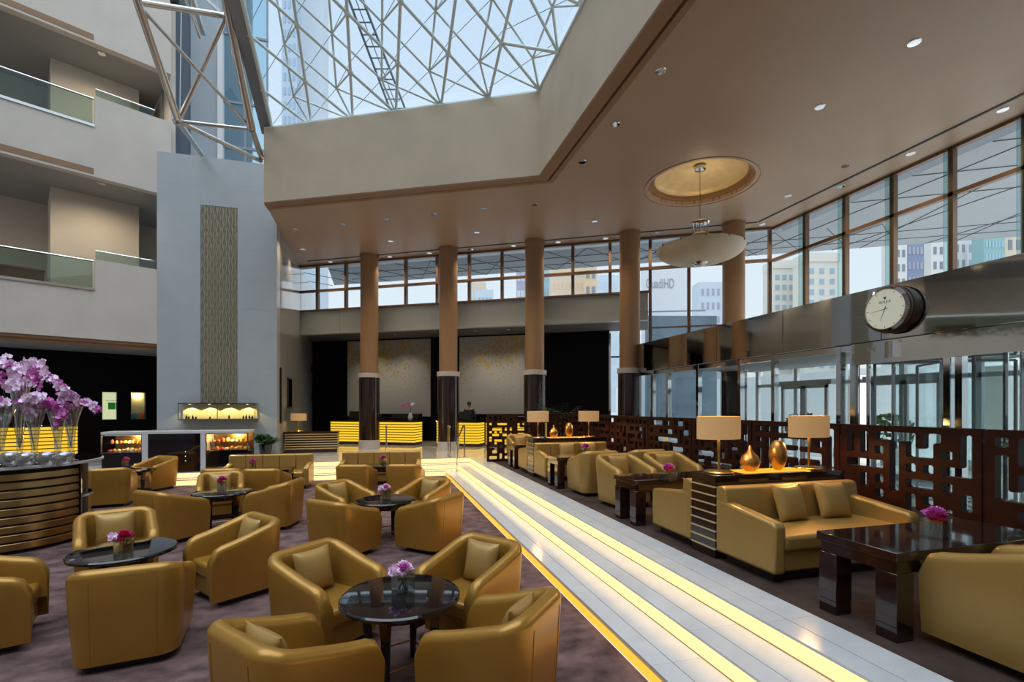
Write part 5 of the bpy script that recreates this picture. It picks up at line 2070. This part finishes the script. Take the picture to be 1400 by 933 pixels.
for k, (f, h) in enumerate(((.08, .13), (.11, .10), (.16, .12), (.20, .09), (.38, .08), (.63, .12), (.82, .10), (.86, .13), (.90, .12), (.94, .10))):
    o = link('small_bottle', MB().lathe([(.022, 0), (.026, .01), (.026, h * .55), (.009, h * .75), (.009, h)], 10).mesh('small_bottle', 'black_gloss', 50))
    o.location = (x0 + (x1 - x0) * f, 16.10 + .18, 1.63)
    tag(o, 'tiny dark bottle standing in the lit wall case', 'bottle', 'bottles in the wall case')

# lit niches in the black wall
WPL = bal(0, 3.2)
for pa, pb, m_, lab in ((139, 158, 'vitrine_green', 'lit greenish niche with a small green sign in the black wall'), (178, 197, 'display_cream', 'lit cream niche with coloured trinkets in the black wall')):
    a, b = on_line(pa, WPL, U3), on_line(pb, WPL, U3)
    rot = math.atan2((b - a).y, (b - a).x)
    zb_, zt_ = 1.58, 2.46
    w = (b - a).length
    t = thing('wall_niche', lab, 'display niche', (a.x, a.y, zb_), rot)
    part('back', rbox(0, -.012, 0, w, 0, zt_ - zb_), 'vitrine_green' if m_ == 'vitrine_green' else 'display_cream', t)
    part('frame', rbox(-.03, -.20, -.03, 0, 0, zt_ - zb_ + .03).box((w, -.20, -.03), (w + .03, 0, zt_ - zb_ + .03)).box((0, -.2, -.03), (w, 0, 0)).box((0, -.2, zt_ - zb_), (w, 0, zt_ - zb_ + .03)), 'black_gloss', t)
    if m_ == 'vitrine_green':
        part('sign', rbox(w * .45, -.03, .32, w * .98, -.014, .55), 'sign_green', t)
        part('shelf', rbox(w * .3, -.15, .6, w, -.01, .615), 'frame_white', t)
    else:
        ld = bpy.data.lights.new('niche_glow', 'POINT')
        ld.energy = 5
        ld.color = (1, .86, .45)
        ld.shadow_soft_size = .03
        lo_ = bpy.data.objects.new('niche_glow', ld)
        COL.objects.link(lo_)
        c = (a + b) / 2 - MN * .1
        lo_.location = (c.x, c.y, zt_ - .08)
        mat('trinket_blue', (.05, .35, .55), .4)
        mat('trinket_orange', (.8, .22, .03), .4)
        for f, mm, la in ((.3, 'trinket_blue', 'small blue disc ornament in the cream niche'), (.7, 'trinket_orange', 'small orange disc ornament in the cream niche')):
            o = link('ornament', MB().lathe([(.02, -.02), (.09, -.015), (.10, 0), (.09, .015), (.02, .02)], 16).mesh('ornament', mm, 40))
            c = a.lerp(b, f) - MN * .09
            o.location = (c.x, c.y, zb_ + .10)
            o.rotation_euler = (PI / 2, 0, rot)
            tag(o, la, 'ornament')


# ------------------------------------------------------------------ plants
def frond_mb(L, droop, n=9, wl=.10, seed=0):
    m = MB()
    pts_ = []
    for k in range(n + 1):
        t = k / n
        pts_.append(Vector((L * t * .92, 0, L * (.75 * t - droop * t * t))))
    m.tube(pts_, [.008 * (1 - .8 * k / n) for k in range(n + 1)], 4)
    for k in range(2, n + 1):
        p = pts_[k]
        ln = wl * (1.6 - abs(k / n - .45) * 1.6) * 1.6
        for s in (-1, 1):
            m.add([p, p + Vector((ln * .5, s * ln, -.02)), p + Vector((ln * .9, s * ln * .9, -.10 * ln - .02)), p + Vector((ln * .15, s * .004, .0))], [(0, 1, 2, 3)])
    return m


def potted_palm(label, loc, nf, L, droop, pot_r, pot_h, leaf='leaf', group=None, up=-.1):
    t = thing('potted_palm', label, 'potted plant', loc, 0, group)
    part('pot', MB().lathe([(pot_r * .72, 0), (pot_r, pot_h), (pot_r * .9, pot_h), (pot_r * .85, pot_h - .05), (.002, pot_h - .05)], 28), 'black_gloss', t)
    me = frond_mb(L, droop).mesh('frond', leaf, 0)
    for k in range(nf):
        o = link('frond', me, t)
        o.location = (0, 0, pot_h - .06)
        o.rotation_euler = (0, up - .6 * ((k * 7) % 5) / 5, 2.4 * k)
        s = .75 + .3 * ((k * 3) % 4) / 4
        o.scale = (s, s, s)
    return t


potted_palm('small sago palm in a tall black pot beside the tower wall', (cxp(363, 15.9), 15.9, ZU), 18, .44, .30, .19, .42, up=-.15)
potted_palm('low green plant showing above the pastry counter', (cxp(228, 15.6), 15.6, ZU), 14, .42, .30, .22, .62)
pp = on_line(765, NN * 16.0, U2)
potted_palm('dark bushy palm behind the far console lamps', (5.45, 14.2, ZU), 26, 1.15, .34, .25, .75, 'leaf_dark', up=-.2)
potted_palm('palm whose leaf tips enter beside the revolving door', (6.95, 3.35, ZU), 14, .80, .45, .20, .80)

# wooden desk on the lower balcony
c = on_line(30, bal(0, .9), U3)
t = thing('wooden_box_desk', 'brown wooden box desk behind the lower balcony glass', 'desk', (c.x, c.y, 4.0), math.atan2(U3.y, U3.x))
part('body', rbox(-.9, -.2, 0, .42, .3, 1.62), 'wood_desk', t)
part('top', rbox(-.92, -.22, 1.62, .44, .32, 1.66), 'wood_desk', t)

# ------------------------------------------------------------------ clerk behind the counter
p = on_line(641.5, NN * 18.75, U2)
cl = thing('person', 'person in dark suit with black hair standing behind the reception counter', 'person', (p.x, p.y, ZU), math.atan2(U2.y, U2.x) + PI)


def skin_body(name, verts, edges, radii, m, parent, lev=2):
    me = bpy.data.meshes.new(name)
    me.from_pydata(verts, edges, [])
    o = bpy.data.objects.new(name, me)
    COL.objects.link(o)
    o.parent = parent
    o.modifiers.new('skin', 'SKIN')
    sk = me.skin_vertices[0].data
    for i, r in enumerate(radii):
        sk[i].radius = (r[0], r[1]) if isinstance(r, tuple) else (r, r)
    sk[0].use_root = True
    s = o.modifiers.new('sub', 'SUBSURF')
    s.levels = s.render_levels = lev
    me.materials.append(MATS[m])
    return o


V_, E_, R_2 = [], [], []


def chain(pts_, rad, start=None):
    prev = start
    for q, r in zip(pts_, rad):
        V_.append(q)
        R_2.append(r)
        i = len(V_) - 1
        if prev is not None:
            E_.append((prev, i))
        prev = i
    return prev


pel = chain([(0, 0, .93)], [(.15, .11)])
ch_ = chain([(0, 0, 1.10), (0, .0, 1.28), (0, 0, 1.40)], [(.135, .10), (.165, .11), (.13, .09)], pel)
nk = chain([(0, 0, 1.48), (0, .015, 1.56), (0, .02, 1.65), (0, .02, 1.70)], [.055, (.062, .07), (.075, .092), (.05, .06)], ch_)
for s in (-1, 1):
    chain([(s * .17, 0, 1.40), (s * .23, 0, 1.16), (s * .20, .20, 1.02), (s * .18, .28, 1.02)], [.062, .05, .036, .03], ch_)
    chain([(s * .09, 0, .80), (s * .10, .01, .46), (s * .10, -.02, .09), (s * .10, .10, .04)], [.085, .06, .042, .035], pel)
skin_body('body', V_, E_, R_2, 'skin', cl)
V_, E_, R_2 = [], [], []
pel = chain([(0, 0, .93)], [(.165, .125)])
ch_ = chain([(0, 0, 1.10), (0, 0, 1.28), (0, 0, 1.42)], [(.15, .115), (.18, .125), (.12, .09)], pel)
for s in (-1, 1):
    chain([(s * .17, 0, 1.40), (s * .235, 0, 1.16), (s * .205, .18, 1.03)], [.075, .06, .046], ch_)
    chain([(s * .09, 0, .80), (s * .10, .01, .46), (s * .10, -.02, .12)], [.10, .075, .06], pel)
skin_body('suit', V_, E_, R_2, 'suit', cl)
hm = MB()
vs, fs = [], []
for j in range(9):
    th = PI * .62 * j / 8
    for k in range(18):
        w = 2 * PI * k / 18
        r = .085 * math.sin(th) + .002
        vs.append((r * math.cos(w), .008 + 1.15 * r * math.sin(w) - .012 * (j / 8), 1.655 + .105 * math.cos(th)))
for j in range(8):
    for k in range(18):
        if j > 4 and 2 <= k <= 7:
            continue
        fs.append((j * 18 + k, (j + 1) * 18 + k, (j + 1) * 18 + (k + 1) % 18, j * 18 + (k + 1) % 18))
part('hair', hm.add(vs, fs), 'hair', cl, smooth=80)
part('nose', MB().lathe([(.004, .02), (.012, 0), (.004, -.015)], 8, (0, .118, 1.62)), 'skin', cl, smooth=80)
for s in (-1, 1):
    part('eye', MB().lathe([(.002, -.006), (.008, 0), (.002, .006)], 8, (s * .03, .105, 1.645)), 'black_gloss', cl)
    part('ear', MB().lathe([(.006, -.03), (.016, 0), (.006, .03)], 8, (s * .080, .015, 1.63)), 'skin', cl, smooth=80)
part('mouth', rbox(-.022, .096, 1.583, .022, .106, 1.590), 'petal_rose', cl)
